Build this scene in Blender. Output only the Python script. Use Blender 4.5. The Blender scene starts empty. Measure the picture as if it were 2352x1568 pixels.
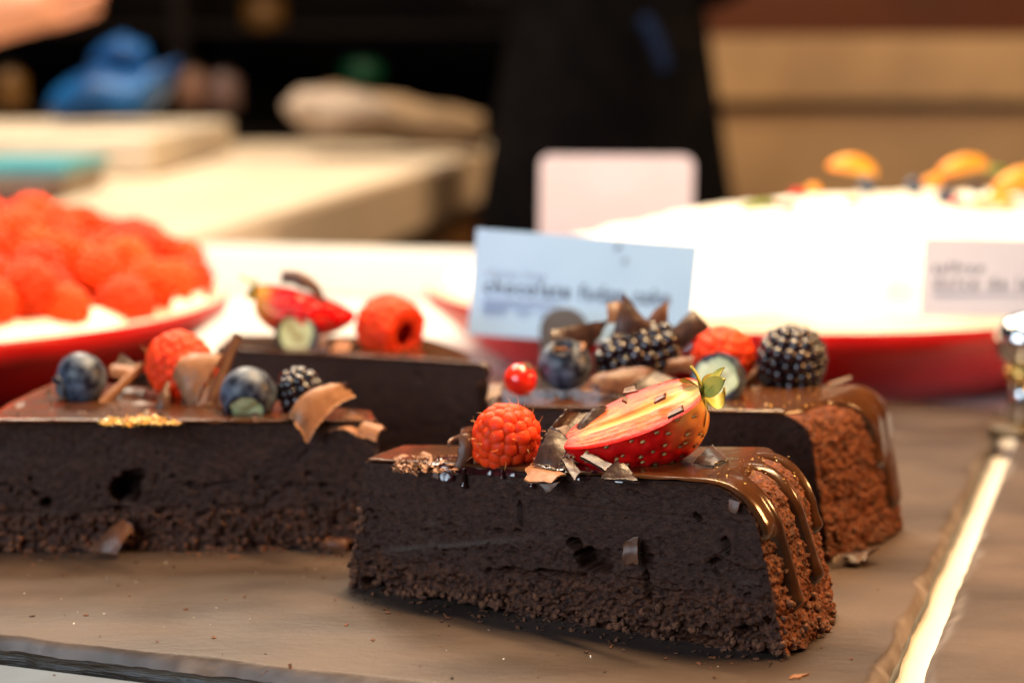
import bpy, bmesh, math, random
import numpy as np
from mathutils import Vector, Matrix

# ---------------------------------------------------------------- camera, light, exposure
S = 0.01                                   # everything below is thought out in centimetres
FPX, CH = 4200.0, 17.9                     # focal length in photo pixels (2352 wide), camera height over the slate
PITCH = math.atan(634 / FPX)
scene = bpy.context.scene
COL = scene.collection
cam = bpy.data.cameras.new("camera"); cam_o = bpy.data.objects.new("camera", cam); COL.objects.link(cam_o)
cam.sensor_width = 36; cam.lens = FPX / 2352 * 36
cam.clip_start = 0.01; cam.clip_end = 50
cam_o.location = (0, 0, CH * S); cam_o.rotation_euler = (math.pi / 2 - PITCH, 0, 0)
cam.dof.use_dof = True; cam.dof.focus_distance = 0.575; cam.dof.aperture_fstop = 6.2
scene.camera = cam_o

world = bpy.data.worlds.new("World"); scene.world = world; world.use_nodes = True
world.node_tree.nodes["Background"].inputs[0].default_value = (0.75, 0.82, 1.0, 1)
world.node_tree.nodes["Background"].inputs[1].default_value = 0.006

def lamp(name, loc, target, power, color, sx, sy=None, spread=180):
    l = bpy.data.lights.new(name, 'AREA'); l.energy = power; l.color = color
    l.shape = 'RECTANGLE'; l.size = sx * S; l.size_y = (sy or sx) * S; l.spread = math.radians(spread)
    o = bpy.data.objects.new(name, l); COL.objects.link(o)
    o.location = Vector(loc) * S
    o.rotation_euler = (Vector(target) - Vector(loc)).to_track_quat('-Z', 'Y').to_euler()
    return o

WARM = (1.0, 0.72, 0.42)
lamp("case_lamp_rear", (-6, 122, 80), (-4, 116, 0), 13.0, (1.0, 0.86, 0.66), 95, 7)       # strip in the roof of the case, behind the cakes
lamp("case_lamp_front", (12, 71, 64), (4, 63, 0), 12.5, (1.0, 0.67, 0.35), 42, 3)        # strip over the slate
lamp("case_lamp_side", (56, 64, 30), (12, 61, 2), 0.85, (1.0, 0.50, 0.18), 10, 7, spread=80)        # lamp at the right end of the case
lamp("window_daylight", (-125, -85, 72), (2, 70, 5), 40.0, (0.72, 0.86, 1.0), 130, 95)  # daylight through the shop front
lamp("added_lamp_bench", (-60, 240, 130), (-40, 240, 0), 42.0, (1.0, 0.83, 0.64), 90, 50)  # unseen lamp added to brighten the work bench
lamp("added_lamp_cabinet", (80, 230, 120), (75, 340, 5), 34.0, (1.0, 0.72, 0.42), 60, 40)  # unseen lamp added to brighten the tan cabinet

vs = scene.view_settings
scene.display_settings.display_device = 'sRGB'
vs.view_transform = 'Standard'; vs.look = 'None'; vs.exposure = 0.0; vs.gamma = 1.0; vs.use_curve_mapping = False
scene.render.engine = 'CYCLES'
scene.cycles.use_denoising = True
scene.cycles.max_bounces = 8
scene.cycles.sample_clamp_indirect = 6

# ---------------------------------------------------------------- helpers
rng = np.random.default_rng(7); random.seed(7)
cP, sP = math.cos(PITCH), math.sin(PITCH)
def ray(x, y):
    r = (x - 1176) / FPX; u = -(y - 784) / FPX
    return np.array([r, cP + u * sP, -sP + u * cP])
def pz(x, y, z=0.0):
    d = ray(x, y); return np.array([0, 0, CH]) + (z - CH) / d[2] * d
def py(x, y, Y):
    d = ray(x, y); return np.array([0, 0, CH]) + Y / d[1] * d
def unit(v):
    v = np.asarray(v, float); return v / (np.linalg.norm(v) + 1e-12)
def frame(z, x=(1, 0, 0)):
    z = unit(z); x = np.asarray(x, float); x = x - z * x.dot(z)
    if np.linalg.norm(x) < 1e-4: x = np.array([0, 1, 0.0]) - z * z[1]
    x = unit(x); return np.stack([x, np.cross(z, x), z], 1)
def smooth(a, b, x):
    t = np.clip((x - a) / (b - a), 0, 1); return t * t * (3 - 2 * t)

def _h(ix, iy, iz, seed):
    n = (ix * 374761393 + iy * 668265263 + iz * 2147483647 + seed * 1274126177) & 0xFFFFFFFF
    n = ((n ^ (n >> 13)) * 1274126177) & 0xFFFFFFFF
    n = ((n ^ (n >> 16)) * 2246822519) & 0xFFFFFFFF
    return ((n ^ (n >> 15)) & 0xFFFFFF) / float(0x7FFFFF) - 1.0
def vn(P, seed=0):
    P = np.asarray(P, float); f = np.floor(P); i = f.astype(np.int64); t = P - f; t = t * t * (3 - 2 * t)
    x, y, z = i[..., 0], i[..., 1], i[..., 2]; tx, ty, tz = t[..., 0], t[..., 1], t[..., 2]
    def L(a, b, k): return a + (b - a) * k
    c = [[[_h(x + a, y + b, z + d, seed) for d in (0, 1)] for b in (0, 1)] for a in (0, 1)]
    return L(L(L(c[0][0][0], c[1][0][0], tx), L(c[0][1][0], c[1][1][0], tx), ty),
             L(L(c[0][0][1], c[1][0][1], tx), L(c[0][1][1], c[1][1][1], tx), ty), tz)
def fbm(P, o=4, seed=0, g=0.5):
    P = np.asarray(P, float); s = 0; a = 1.0; tot = 0
    for k in range(o):
        s = s + a * vn(P * 2 ** k + 17.3 * k, seed + k); tot += a; a *= g
    return s / tot

ORG = {}
def thing(name, label, cat, loc, group=None):
    o = bpy.data.objects.new(name, None); COL.objects.link(o); o.empty_display_size = 0.005
    o.location = Vector([float(c) for c in loc]) * S; ORG[o] = np.array(loc, float)
    o['label'] = label; o['category'] = cat
    if group: o['group'] = group
    return o
def tag(o, label, cat, group=None, kind=None):
    if label: o['label'] = label
    if cat: o['category'] = cat
    if group: o['group'] = group
    if kind: o['kind'] = kind
    return o
def mk(name, V, F, mat, parent=None, sm=True, attrs=None, origin=None):
    """one mesh object from centimetre vertices in world space"""
    V = np.asarray(V, float)
    if parent is not None: org = ORG[parent]
    elif origin is not None: org = np.array(origin, float)
    else: org = np.array([(V[:, 0].min() + V[:, 0].max()) / 2, (V[:, 1].min() + V[:, 1].max()) / 2, V[:, 2].min()])
    me = bpy.data.meshes.new(name)
    me.from_pydata(((V - org) * S).tolist(), [], [list(map(int, f)) for f in F])
    if attrs:
        for k, a in attrs.items():
            at = me.attributes.new(k, 'FLOAT', 'POINT'); at.data.foreach_set('value', np.asarray(a, np.float32))
    me.materials.append(mat)
    if sm: me.polygons.foreach_set('use_smooth', [True] * len(me.polygons))
    me.update()
    o = bpy.data.objects.new(name, me); COL.objects.link(o)
    if parent is not None: o.parent = parent
    else: o.location = Vector(org) * S
    ORG[o] = org
    return o
def gridF(n, m, cm=False, off=0, flip=False):
    i, j = np.meshgrid(np.arange(n - 1), np.arange(m if cm else m - 1), indexing='ij')
    j2 = (j + 1) % m
    F = np.stack([i * m + j, i * m + j2, (i + 1) * m + j2, (i + 1) * m + j], -1).reshape(-1, 4) + off
    return F[:, ::-1] if flip else F
class MB:
    def __init__(s): s.V = []; s.F = []; s.n = 0
    def add(s, V, F):
        V = np.asarray(V, float); s.V.append(V); s.F += [[int(q) + s.n for q in f] for f in F]; s.n += len(V); return s
    def mk(s, name, mat, parent=None, sm=True, **k): return mk(name, np.concatenate(s.V), s.F, mat, parent, sm, **k)
def revolve(prof, n=48):
    p = np.asarray(prof, float); a = np.linspace(0, 2 * math.pi, n, endpoint=False)
    V = np.stack([p[:, 0:1] * np.cos(a), p[:, 0:1] * np.sin(a), np.repeat(p[:, 1:2], n, 1)], -1).reshape(-1, 3)
    return V, gridF(len(p), n, True)
def box(lo, hi, R=None, c=(0, 0, 0), bev=0.0):
    lo = np.array(lo, float); hi = np.array(hi, float)
    if bev > 0:
        bm = bmesh.new(); bmesh.ops.create_cube(bm, size=1)
        for v in bm.verts: v.co = Vector((lo + hi) / 2 + np.array(v.co) * (hi - lo))
        bmesh.ops.bevel(bm, geom=bm.edges[:], offset=bev, segments=3, affect='EDGES', profile=0.6)
        bm.verts.index_update()
        V = np.array([v.co[:] for v in bm.verts]); F = [[v.index for v in f.verts] for f in bm.faces]; bm.free()
    else:
        V = np.array([[(lo, hi)[k >> 2 & 1][0], (lo, hi)[k >> 1 & 1][1], (lo, hi)[k & 1][2]] for k in range(8)])
        F = [(0, 1, 3, 2), (4, 6, 7, 5), (0, 4, 5, 1), (2, 3, 7, 6), (0, 2, 6, 4), (1, 5, 7, 3)]
    if R is not None: V = V @ np.asarray(R).T
    return V + np.array(c, float), F
def tube(pts, rad, n=8, flat=1.0):
    pts = np.asarray(pts, float); rad = np.broadcast_to(np.asarray(rad, float), (len(pts),))
    T = np.gradient(pts, axis=0); V = []
    up = np.array([0.1, 0.3, 1.0])
    for p, t, r in zip(pts, T, rad):
        M = frame(t, up); a = np.linspace(0, 2 * math.pi, n, endpoint=False)
        V.append(p + r * (np.cos(a)[:, None] * M[:, 0] + flat * np.sin(a)[:, None] * M[:, 1]))
    V = np.concatenate(V); F = gridF(len(pts), n, True).tolist()
    F.append(list(range(n))[::-1]); F.append(list(range(len(V) - n, len(V))))
    return V, F
def ico(sub):
    bm = bmesh.new(); bmesh.ops.create_icosphere(bm, subdivisions=sub, radius=1); bm.verts.index_update()
    V = np.array([v.co[:] for v in bm.verts]); F = [[v.index for v in f.verts] for f in bm.faces]; bm.free(); return V, F
ICO = {k: ico(k) for k in (1, 2, 3, 4)}

# ---------------------------------------------------------------- materials
def pmat(name, base, rough=0.5, base2=None, ns=50, nd=4, lo=0.4, hi=0.6, bump=None, sss=None, spec=0.5, coat=0.0, metal=0.0,
         trans=0.0, attr=None, rand=0.0, sheen=0.0, rough2=None, ior=None, bump2=None, stretch=None):
    m = bpy.data.materials.new(name); m.use_nodes = True; nt = m.node_tree; N = nt.nodes; L = nt.links
    b = N['Principled BSDF']; I = b.inputs
    I['Base Color'].default_value = (*base, 1); I['Roughness'].default_value = rough
    I['Specular IOR Level'].default_value = spec; I['Coat Weight'].default_value = coat; I['Coat Roughness'].default_value = 0.08
    I['Metallic'].default_value = metal; I['Transmission Weight'].default_value = trans
    if ior: I['IOR'].default_value = ior
    if sheen: I['Sheen Weight'].default_value = sheen
    tc = N.new('ShaderNodeTexCoord'); src = tc.outputs['Object']
    if stretch:
        mp = N.new('ShaderNodeMapping'); L.new(src, mp.inputs[0]); mp.inputs['Scale'].default_value = stretch; src = mp.outputs[0]
    col = None
    if base2 is not None:
        n = N.new('ShaderNodeTexNoise'); n.inputs['Scale'].default_value = ns; n.inputs['Detail'].default_value = nd
        L.new(src, n.inputs['Vector'])
        r = N.new('ShaderNodeMapRange'); r.inputs[1].default_value = lo; r.inputs[2].default_value = hi; L.new(n.outputs[0], r.inputs[0])
        mx = N.new('ShaderNodeMix'); mx.data_type = 'RGBA'; L.new(r.outputs[0], mx.inputs[0])
        mx.inputs[6].default_value = (*base, 1); mx.inputs[7].default_value = (*base2, 1); col = mx.outputs[2]
        if rough2 is not None:
            q = N.new('ShaderNodeMapRange'); q.inputs[3].default_value = rough; q.inputs[4].default_value = rough2
            L.new(r.outputs[0], q.inputs[0]); L.new(q.outputs[0], I['Roughness'])
    for spec_ in (attr or []):            # (attribute, colour, roughness or None)
        a = N.new('ShaderNodeAttribute'); a.attribute_name = spec_[0]
        mx = N.new('ShaderNodeMix'); mx.data_type = 'RGBA'; L.new(a.outputs['Fac'], mx.inputs[0])
        if col is not None: L.new(col, mx.inputs[6])
        else: mx.inputs[6].default_value = (*base, 1)
        c2 = spec_[1]
        if len(spec_) > 3 and spec_[3]:
            n = N.new('ShaderNodeTexNoise'); n.inputs['Scale'].default_value = spec_[4]; n.inputs['Detail'].default_value = 5; L.new(src, n.inputs['Vector'])
            r = N.new('ShaderNodeMapRange'); r.inputs[1].default_value = .38; r.inputs[2].default_value = .62; L.new(n.outputs[0], r.inputs[0])
            m2 = N.new('ShaderNodeMix'); m2.data_type = 'RGBA'; L.new(r.outputs[0], m2.inputs[0])
            m2.inputs[6].default_value = (*c2, 1); m2.inputs[7].default_value = (*spec_[3], 1); L.new(m2.outputs[2], mx.inputs[7])
        else: mx.inputs[7].default_value = (*c2, 1)
        col = mx.outputs[2]
        if spec_[2] is not None:
            q = N.new('ShaderNodeMapRange'); q.inputs[3].default_value = rough; q.inputs[4].default_value = spec_[2]
            L.new(a.outputs['Fac'], q.inputs[0])
            if not I['Roughness'].is_linked: L.new(q.outputs[0], I['Roughness'])
    if rand:
        oi = N.new('ShaderNodeObjectInfo'); hs = N.new('ShaderNodeHueSaturation')
        q = N.new('ShaderNodeMapRange'); q.inputs[3].default_value = 1 - rand; q.inputs[4].default_value = 1 + rand; L.new(oi.outputs['Random'], q.inputs[0])
        L.new(q.outputs[0], hs.inputs['Value'])
        if col is not None: L.new(col, hs.inputs['Color'])
        else: hs.inputs['Color'].default_value = (*base, 1)
        col = hs.outputs[0]
    if col is not None: L.new(col, I['Base Color'])
    prev = None
    for bp in (bump, bump2):
        if not bp: continue
        n = N.new('ShaderNodeTexNoise'); n.inputs['Scale'].default_value = bp[0]; n.inputs['Detail'].default_value = 6; n.inputs['Roughness'].default_value = 0.6
        L.new(src, n.inputs['Vector'])
        bu = N.new('ShaderNodeBump'); bu.inputs['Strength'].default_value = bp[1]; bu.inputs['Distance'].default_value = bp[2]
        L.new(n.outputs[0], bu.inputs['Height'])
        if prev: L.new(prev, bu.inputs['Normal'])
        prev = bu.outputs[0]
    if prev: L.new(prev, I['Normal'])
    if sss:
        I['Subsurface Weight'].default_value = sss[0]; I['Subsurface Radius'].default_value = sss[1]; I['Subsurface Scale'].default_value = sss[2]
    return m

M = {}
M['fudge'] = pmat('fudge', (0.025, 0.0094, 0.0058), 0.46, (0.058, 0.0230, 0.0138), 520, 7, lo=0.38, hi=0.70, spec=0.22,
                  attr=[('smear', (0.062, 0.040, 0.032), 0.38), ('crumb', (0.022, 0.0072, 0.0040), None, (0.100, 0.036, 0.018), 560), ('crust', (0.050, 0.010, 0.003), None, (0.165, 0.040, 0.008), 480)],
                  bump=(1400, 0.8, 0.0008), bump2=(430, 0.45, 0.0012))
M['crumb'] = pmat('crumb', (0.06, 0.023, 0.012), 0.9, (0.17, 0.058, 0.022), 1100, 4, bump=(1800, 0.7, 0.0006))
M['glaze'] = pmat('glaze', (0.062, 0.021, 0.0065), 0.22, (0.045, 0.015, 0.005), 120, 3, spec=0.45, bump=(260, 0.10, 0.0006))
M['syrup'] = pmat('syrup', (0.045, 0.006, 0.008), 0.07, (0.022, 0.007, 0.006), 150, 3, coat=0.6, bump=(180, 0.25, 0.001))
M['choc'] = pmat('chocolate', (0.085, 0.032, 0.016), 0.42, (0.115, 0.045, 0.022), 350, 5, spec=0.35, bump=(900, 0.3, 0.0004), stretch=(1, 1, 0.35))
M['choc_dark'] = pmat('dark_chocolate', (0.030, 0.013, 0.010), 0.36, (0.050, 0.021, 0.014), 350, 5, spec=0.4, bump=(1100, 0.35, 0.0004), stretch=(1, 1, 0.3))
M['choc_milk'] = pmat('milk_chocolate', (0.22, 0.092, 0.040), 0.46, (0.27, 0.115, 0.050), 250, 4, spec=0.3, bump=(900, 0.25, 0.0004), stretch=(1, 1, 0.35))
M['flake'] = pmat('gold_flake', (0.80, 0.50, 0.10), 0.3, (0.45, 0.20, 0.05), 500, 3)
M['rasp'] = pmat('raspberry', (0.93, 0.045, 0.005), 0.52, spec=0.20, sss=(0.85, (1.0, 0.20, 0.04), 0.006), rand=0.10, bump=(900, 0.08, 0.0005))
M['rasp_heap'] = pmat('raspberry_heaped', (0.82, 0.055, 0.001), 0.5, spec=0.25, sss=(0.08, (1.0, 0.2, 0.04), 0.003), rand=0.45)
M['rasp_core'] = pmat('raspberry_core', (0.55, 0.008, 0.008), 0.5, sss=(0.6, (1.0, 0.15, 0.05), 0.005))
M['filling'] = pmat('berry_gap_shade', (0.16, 0.004, 0.003), 0.5, (0.10, 0.003, 0.003), 40, 3)  # dark red put in as shade between the heaped berries
M['hair'] = pmat('berry_hair', (0.70, 0.30, 0.08), 0.5)
M['black'] = pmat('blackberry', (0.006, 0.004, 0.006), 0.17, (0.016, 0.004, 0.006), 300, 3, spec=0.5, coat=0.2, rand=0.3)
M['black_core'] = pmat('blackberry_core', (0.02, 0.005, 0.007), 0.5)
M['blue'] = pmat('blueberry', (0.008, 0.010, 0.022), 0.38, (0.115, 0.145, 0.20), 190, 7, lo=0.40, hi=0.72, spec=0.4, bump=(500, 0.2, 0.0006), rough2=0.55)
M['blue_skin'] = pmat('blueberry_calyx', (0.010, 0.009, 0.014), 0.6, (0.07, 0.07, 0.08), 400, 4)
M['blue_flesh'] = pmat('blueberry_flesh', (0.72, 0.74, 0.42), 0.35, (0.56, 0.60, 0.30), 320, 4, sss=(0.3, (.8, 1, .4), 0.003),
                       attr=[('mid', (0.42, 0.36, 0.15), None), ('rim', (0.016, 0.014, 0.022), None)], bump=(500, 0.3, 0.0008))
M['currant'] = pmat('red_currant', (0.70, 0.008, 0.006), 0.12, (0.80, 0.03, 0.01), 200, 3, sss=(0.7, (1, .15, .05), 0.004), coat=0.3)
M['dry'] = pmat('dry_calyx', (0.14, 0.07, 0.03), 0.8)
M['straw'] = pmat('strawberry_skin', (0.72, 0.008, 0.006), 0.22, (0.62, 0.005, 0.006), 150, 3, attr=[('pale', (0.85, 0.36, 0.07), None)],
                  sss=(0.5, (1.0, 0.2, 0.05), 0.005), coat=0.05, spec=0.3, bump=(260, 0.12, 0.0008))
M['seed'] = pmat('strawberry_seed', (0.46, 0.28, 0.08), 0.4, (0.22, 0.09, 0.03), 600, 2)
M['flesh'] = pmat('strawberry_flesh', (0.70, 0.050, 0.002), 0.34, (0.76, 0.095, 0.004), 260, 3,
                  attr=[('white', (0.88, 0.56, 0.18), None), ('red', (0.60, 0.008, 0.004), None)], sss=(0.4, (1, .3, .08), 0.004), bump=(500, 0.3, 0.001), spec=0.10)
M['sepal'] = pmat('strawberry_sepal', (0.52, 0.42, 0.06), 0.6, (0.34, 0.32, 0.05), 190, 4, bump=(400, 0.3, 0.001))
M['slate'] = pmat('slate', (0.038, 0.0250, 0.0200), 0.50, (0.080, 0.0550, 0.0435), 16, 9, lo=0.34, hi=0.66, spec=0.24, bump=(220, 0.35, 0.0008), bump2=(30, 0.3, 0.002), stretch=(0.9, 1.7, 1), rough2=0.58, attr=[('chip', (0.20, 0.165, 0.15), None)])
M['slate_side'] = pmat('slate_side', (0.008, 0.007, 0.007), 0.35, (0.07, 0.068, 0.066), 70, 6, lo=0.55, hi=0.72, bump=(120, 0.8, 0.002), stretch=(0.25, 0.25, 3))
M['rail'] = pmat('rail_metal', (0.035, 0.065, 0.11), 0.4, (0.025, 0.045, 0.08), 40, 3, spec=0.3)
M['counter'] = pmat('white_counter', (0.78, 0.75, 0.70), 0.35, (0.74, 0.71, 0.66), 6, 3)
M['red'] = pmat('red_glaze', (0.50, 0.006, 0.005), 0.30, (0.44, 0.005, 0.005), 20, 2, spec=0.35)
M['dishwhite'] = pmat('cream_glaze', (0.85, 0.78, 0.66), 0.25, (0.82, 0.74, 0.60), 30, 2)
M['cream'] = pmat('whipped_cream', (0.88, 0.83, 0.74), 0.6, (0.85, 0.78, 0.66), 40, 4, sss=(0.3, (1, .8, .6), 0.006), bump=(90, 0.4, 0.004))
M['apricot'] = pmat('apricot', (0.85, 0.27, 0.015), 0.3, (0.85, 0.40, 0.03), 60, 3, sss=(0.4, (1, .5, .1), 0.006))
M['kiwi'] = pmat('kiwi', (0.18, 0.24, 0.03), 0.4, (0.10, 0.11, 0.02), 120, 3)
M['paper'] = pmat('card_paper_daylit', (0.37, 0.62, 1.0), 0.6, (0.35, 0.59, 0.97), 20, 3, spec=0.2)  # the blue of the cold daylight is put into the paper colour
M['paper2'] = pmat('card_paper_lilac', (0.72, 0.72, 0.84), 0.55, (0.70, 0.70, 0.82), 20, 3)
M['paper3'] = pmat('card_paper_pink', (0.50, 0.42, 0.48), 0.5, (0.47, 0.40, 0.45), 20, 3)
M['ink'] = pmat('ink', (0.035, 0.06, 0.16), 0.6)
M['ink_pale'] = pmat('ink_pale', (0.24, 0.36, 0.62), 0.6)
M['ink_grey'] = pmat('ink_grey', (0.10, 0.11, 0.18), 0.6)
M['ink_pink'] = pmat('ink_pink', (0.45, 0.40, 0.45), 0.6)
M['steel'] = pmat('steel', (0.62, 0.62, 0.62), 0.12, metal=1.0)
M['greyplastic'] = pmat('smoked_acrylic', (0.10, 0.10, 0.105), 0.15, (0.13, 0.13, 0.135), 30, 2)
M['brass'] = pmat('brass', (0.75, 0.48, 0.14), 0.2, metal=1.0)
M['olive'] = pmat('dark_base', (0.05, 0.030, 0.008), 0.35, (0.08, 0.045, 0.012), 60, 3)
M['bench'] = pmat('bench_top', (0.66, 0.54, 0.40), 0.5, (0.60, 0.48, 0.35), 8, 4)
M['fascia'] = pmat('bench_edge', (0.62, 0.46, 0.33), 0.5, (0.58, 0.43, 0.31), 6, 3)
M['wood'] = pmat('bench_cabinet', (0.20, 0.08, 0.018), 0.5, (0.14, 0.055, 0.012), 10, 4, stretch=(1, 1, 6))
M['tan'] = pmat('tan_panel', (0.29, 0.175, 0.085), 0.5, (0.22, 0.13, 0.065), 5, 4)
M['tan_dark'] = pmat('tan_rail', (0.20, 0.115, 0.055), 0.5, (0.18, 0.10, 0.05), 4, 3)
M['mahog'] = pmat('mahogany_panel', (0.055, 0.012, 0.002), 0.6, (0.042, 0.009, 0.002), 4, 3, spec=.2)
M['dark'] = pmat('dark_wall', (0.006, 0.005, 0.005), 0.8, (0.010, 0.007, 0.006), 4, 3, spec=0.03)
M['cloth'] = pmat('black_cloth', (0.007, 0.0065, 0.007), 0.9, (0.010, 0.008, 0.009), 30, 3, spec=0.03)
M['apron'] = pmat('apron_cloth', (0.0035, 0.003, 0.0033), 0.9, (0.006, 0.0045, 0.0045), 20, 3, spec=0.03, bump=(40, 0.3, 0.003))
M['navy'] = pmat('navy_cloth', (0.008, 0.016, 0.045), 0.8, spec=0.03)
M['skin'] = pmat('skin', (0.62, 0.27, 0.15), 0.5, (0.56, 0.24, 0.13), 20, 3, sss=(0.2, (1, .4, .2), 0.01))
M['hairdark'] = pmat('dark_hair', (0.012, 0.008, 0.006), 0.6, spec=0.03)
M['blueplastic'] = pmat('blue_plastic', (0.002, 0.040, 0.15), 0.45, (0.005, 0.085, 0.26), 14, 3, spec=0.25)
M['teal'] = pmat('teal_cover', (0.055, 0.33, 0.38), 0.5)
M['beige'] = pmat('beige_card', (0.66, 0.55, 0.42), 0.6, (0.60, 0.50, 0.38), 10, 3)
M['kraft'] = pmat('kraft_paper', (0.30, 0.20, 0.11), 0.7, (0.15, 0.09, 0.045), 10, 3, bump=(60, 0.4, 0.004))
M['whitecloth'] = pmat('white_cloth', (0.38, 0.29, 0.22), 0.8, (0.30, 0.22, 0.16), 20, 3)
M['green'] = pmat('green_plastic', (0.002, 0.035, 0.014), 0.4, spec=.2)
M['pinkpl'] = pmat('pink_ceramic', (0.075, 0.043, 0.038), 0.4, spec=.2)
M['amber'] = pmat('amber_jar', (0.07, 0.03, 0.004), 0.4, spec=.2)
M['brown'] = pmat('brown_leather', (0.10, 0.04, 0.02), 0.6)

# ---------------------------------------------------------------- setting: counter, back wall
ang = math.atan2(-4.47, 12.73); e1 = np.array([math.cos(ang), math.sin(ang), 0]); e2 = np.array([-math.sin(ang), math.cos(ang), 0]); e3 = np.array([0, 0, 1.0])
RS = np.stack([e1, e2, e3], 1)
FR = np.array([9.25, 47.0, 0.0])
V, F = box((-150, -3.2, -5), (130, 112, -1.05), RS, FR, bev=0.4)
tag(mk('counter', V, F, M['counter'], sm=False), None, None, kind='structure')
V, F = box((-400, 478, -110), (400, 484, 160)); tag(mk('wall', V, F, M['dark'], sm=False), None, None, kind='structure')
V, F = box((-400, 40, -115), (400, 484, -110)); tag(mk('floor', V, F, M['dark'], sm=False), None, None, kind='structure')

V, F = box((-70, -3.4, -1.03), (40, -0.75, -0.60), RS, FR, bev=.12)
tag(mk('front_rail', V, F, M['rail'], sm=False), 'blue-grey metal rail along the front edge below the slate', 'rail')
# raised lip at the back of the display
V, F = box((-90, 0, -1.04), (120, 3.5, 2.9), np.stack([unit((1, -.25, 0)), unit((.25, 1, 0)), e3], 1), (-15, 149.5, 0), bev=0.5)
tag(mk('counter_lip', V, F, M['counter'], sm=False), 'white raised lip along the back of the display counter', 'ledge')

# ---------------------------------------------------------------- slates
def slate(label, x0, x1, y1, seed):
    nx, ny = 240, 150
    r = 0.8
    def band(n, L):
        k = 10; a = np.linspace(0, r, k); return np.concatenate([a, np.linspace(r, L - r, n)[1:-1], L - a[::-1]])
    xs = band(nx, x1 - x0); ys = band(ny, y1)
    X, Y = np.meshgrid(xs, ys, indexing='ij')
    P = np.stack([X + x0, Y, X * 0], -1)
    de = np.minimum.reduce([X, x1 - x0 - X, Y, y1 - Y])
    w = 0.22 + 0.45 * smooth(-0.3, 0.7, fbm(np.stack([P[..., 0] * .55, P[..., 1] * .55, X * 0 + seed], -1), 3, seed))
    t = np.clip(1 - de / w, 0, 1)
    Z = -0.42 * t ** 1.6 + 0.012 * fbm(P * 0.8, 4, seed + 3) - 0.10 * (t > 0) * t * np.abs(fbm(P * 2.2, 3, seed + 5))
    # wobble of the outer outline
    wob = 0.16 * fbm(np.stack([P[..., 0] * .8, P[..., 1] * .8, X * 0 + 9], -1), 3, seed + 8) * smooth(0.6, 0, de)
    P[..., 0] += .35 * wob * ((X < r) * 1.0 - (X > x1 - x0 - r) * 1.0); P[..., 1] += wob * ((Y < r) * 1.0 - (Y > y1 - r) * 1.0)
    P[..., 2] = Z
    n, m = P.shape[:2]
    root = thing('slate_board', label, 'slate board', FR + RS @ np.array([(x0 + x1) / 2, y1 / 2, -1.0]), 'slate serving boards')
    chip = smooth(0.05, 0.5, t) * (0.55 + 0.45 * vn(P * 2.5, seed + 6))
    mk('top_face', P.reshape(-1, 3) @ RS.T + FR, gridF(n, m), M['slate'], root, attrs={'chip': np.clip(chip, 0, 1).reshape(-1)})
    loop = np.concatenate([P[:, 0], P[-1, 1:], P[::-1, -1][1:], P[0, ::-1][1:-1]])
    mb = MB(); k = len(loop)
    rows = [loop + [0, 0, 0.004]]
    cen = np.array([(x0 + x1) / 2, y1 / 2, 0])
    for q in (0.2, 0.45, 0.7, 1.0):
        l = loop.copy(); z0 = loop[:, 2]; l[:, 2] = z0 + (-1.0 - z0) * q
        nn = fbm(np.stack([l[:, 0] * .6, l[:, 1] * .6, l[:, 2] * 5], -1), 4, seed + 11)
        l[:, :2] += (cen - l)[:, :2] / np.linalg.norm((cen - l)[:, :2], axis=1)[:, None] * (0.06 + 0.10 * nn)[:, None]
        rows.append(l)
    mb.add(np.concatenate(rows) @ RS.T + FR, gridF(len(rows), k, True, flip=True))
    mb.mk('chipped_edge', M['slate_side'], root)
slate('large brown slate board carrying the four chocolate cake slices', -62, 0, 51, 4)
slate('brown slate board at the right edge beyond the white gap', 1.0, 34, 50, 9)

# ---------------------------------------------------------------- cake slices
def crumbs(parent, name, pts, smin, smax, mat, seed, squash=1.0):
    r = np.random.default_rng(seed); mb = MB(); V0, F0 = ICO[2]
    for p in pts:
        s = r.uniform(smin, smax); q = V0 * (1 + 0.45 * vn(V0 * 2.1 + r.uniform(0, 99, 3), seed)[:, None] + 0.2 * vn(V0 * 5 + r.uniform(0, 99, 3), seed)[:, None])
        Rm = np.array(Matrix.Rotation(r.uniform(0, 6.28), 3, Vector(unit(r.normal(size=3))))); q = q * r.uniform(0.6, 1.2, 3) @ Rm.T * s
        q[:, 2] *= squash; mb.add(q + p, F0)
    return mb.mk(name, mat, parent)

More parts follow.
